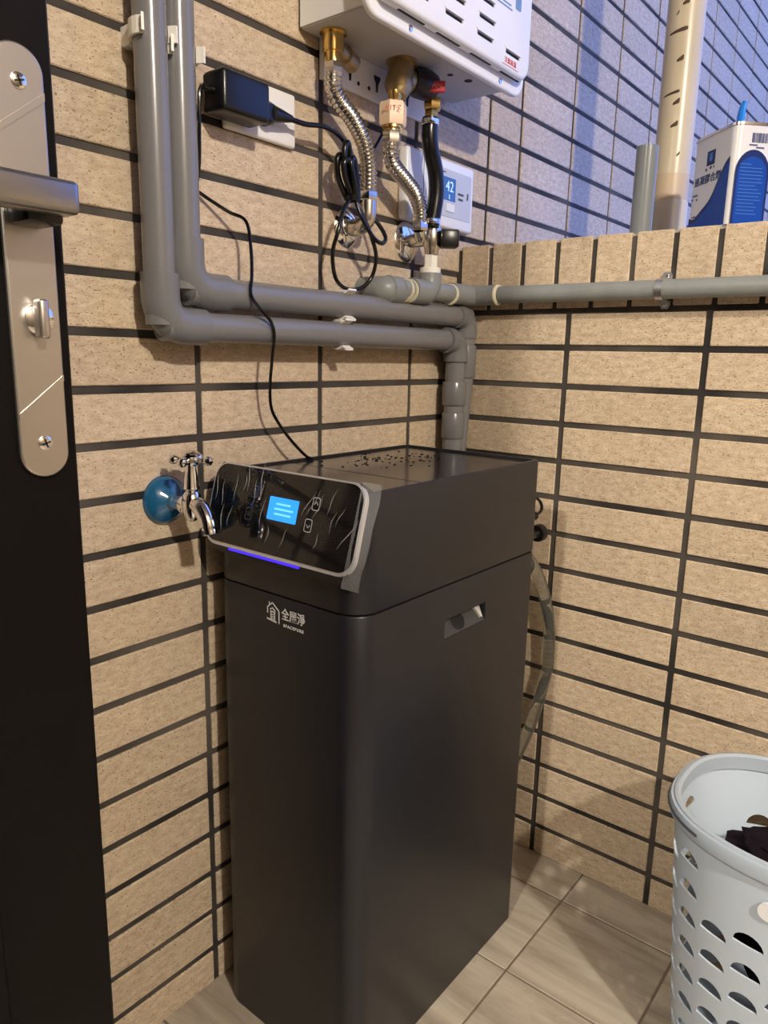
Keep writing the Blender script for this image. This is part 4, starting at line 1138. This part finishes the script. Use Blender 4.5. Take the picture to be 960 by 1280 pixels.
# dark laundry
ck = BM(); bmesh.ops.create_icosphere(ck, subdivisions=5, radius=1.0)
for v in ck.verts:
    d = v.co.normalized()
    f = 1 + .22 * noise.noise(d * 2.3 + Vector((3, 1, 2))) + .10 * (1 - abs(noise.noise(d * 5.5)) * 2) + .04 * noise.noise(d * 14)
    v.co = Vector((bcx + .010 + d.x * .098 * f, bcy - .022 + d.y * .140 * f, .335 + d.z * .040 * f + (.0 if d.z > 0 else d.z * .20)))
tag(obj('dark_laundry', ck, CLOTH), 'crumpled black garment lying in the white laundry basket', 'garment')

# ------------------------------------------------------------------ dark door leaf with lock
dr0 = struct(thing('door_1', 'dark brown-black door leaf standing open at the left edge with steel lock plate', 'door', (-1.44, -.36, 0)))
del dr0['category']
DX, DY = -1.0275, -.380
obj('leaf', box(BM(), (-1.84, DY, .012), (DX, DY + .042, 2.04), .002, 1), DOORM, dr0)
obj('leaf_panel', box(BM(), (-1.76, DY - .003, .12), (-1.105, DY + .002, 1.95), .002, 1), DOORM, dr0)
pcx, pz0, pz1, pw_ = -1.0515, .9405, 1.1965, .0315
pl = BM(); prism(pl, rrect(pw_, pz1 - pz0, pw_ / 2 - .0002, 10), basis((pcx, DY - .0002, (pz0 + pz1) / 2), (1, 0, 0), (0, 0, 1)), .0042)
plate = obj('lock_plate', recalc(pl), STEEL, dr0)
md = plate.modifiers.new('b', 'BEVEL'); md.width = .0012; md.segments = 2; md.limit_method = 'ANGLE'; md.angle_limit = math.radians(50)
for z_ in (1.1755, .9625):
    s = obj('screw', recalc(lathe(BM(), [(0, .0048), (.0008, .0046), (.0016, .003), (.0018, .0005)], (pcx, DY - .0043, z_), (0, -1, 0), 16)), CHROME, plate)
    x_ = BM(); Ms = basis((pcx, DY - .0062, z_), (1, 0, .3), (-.3, 0, 1))
    for a_, b_ in ((.003, .0005), (.0005, .003)): prism(x_, [(-a_, -b_), (a_, -b_), (a_, b_), (-a_, b_)], Ms, .0002)
    obj('screw_slot', recalc(x_), DARK, plate, False)
# raised diagonal steps on the plate: end fields a little proud
for sgn, zc_ in ((1, 1.128), (-1, .998)):
    st = BM(); w2 = pw_ / 2 - .0006
    d = .012
    if sgn > 0: pol = [(-w2, -.004), (w2, .020), (w2, .0245), (-w2, .0005)]
    else: pol = [(-w2, -.020), (w2, .004), (w2, .0075), (-w2, -.0165)]
    prism(st, pol, basis((pcx, DY - .0042, zc_ + (.02 if sgn > 0 else 0)), (1, 0, 0), (0, 0, 1)), .0009); obj('plate_ridge', recalc(st), STEEL, plate, False)
# lever handle
nk = BM(); box(nk, (-1.0645, DY - .030, 1.094), (-1.0420, DY - .004, 1.1075), .003, 2); lev = obj('lever_neck', nk, BLACKP, dr0)  # shadow on the neck is put into its colour, hence black
lv = BM(); box(lv, (-1.170, DY - .046, 1.0985), (-1.0400, DY - .028, 1.1175), .0035, 3); obj('lever', lv, STEELD, dr0)
# thumb turn
tt = BM(); lathe(tt, [(0, .0095), (.003, .0095), (.004, .0080), (.0045, .002)], (pcx + .001, DY - .0042, 1.040), (0, -1, 0), 22); tto = obj('thumb_turn', recalc(tt), CHROME, dr0)
t2 = BM(); box(t2, (pcx - .0028, DY - .016, 1.028), (pcx + .0036, DY - .006, 1.052), .0022, 3); obj('thumb_grip', t2, STEEL, tto)
adopt(dr0)
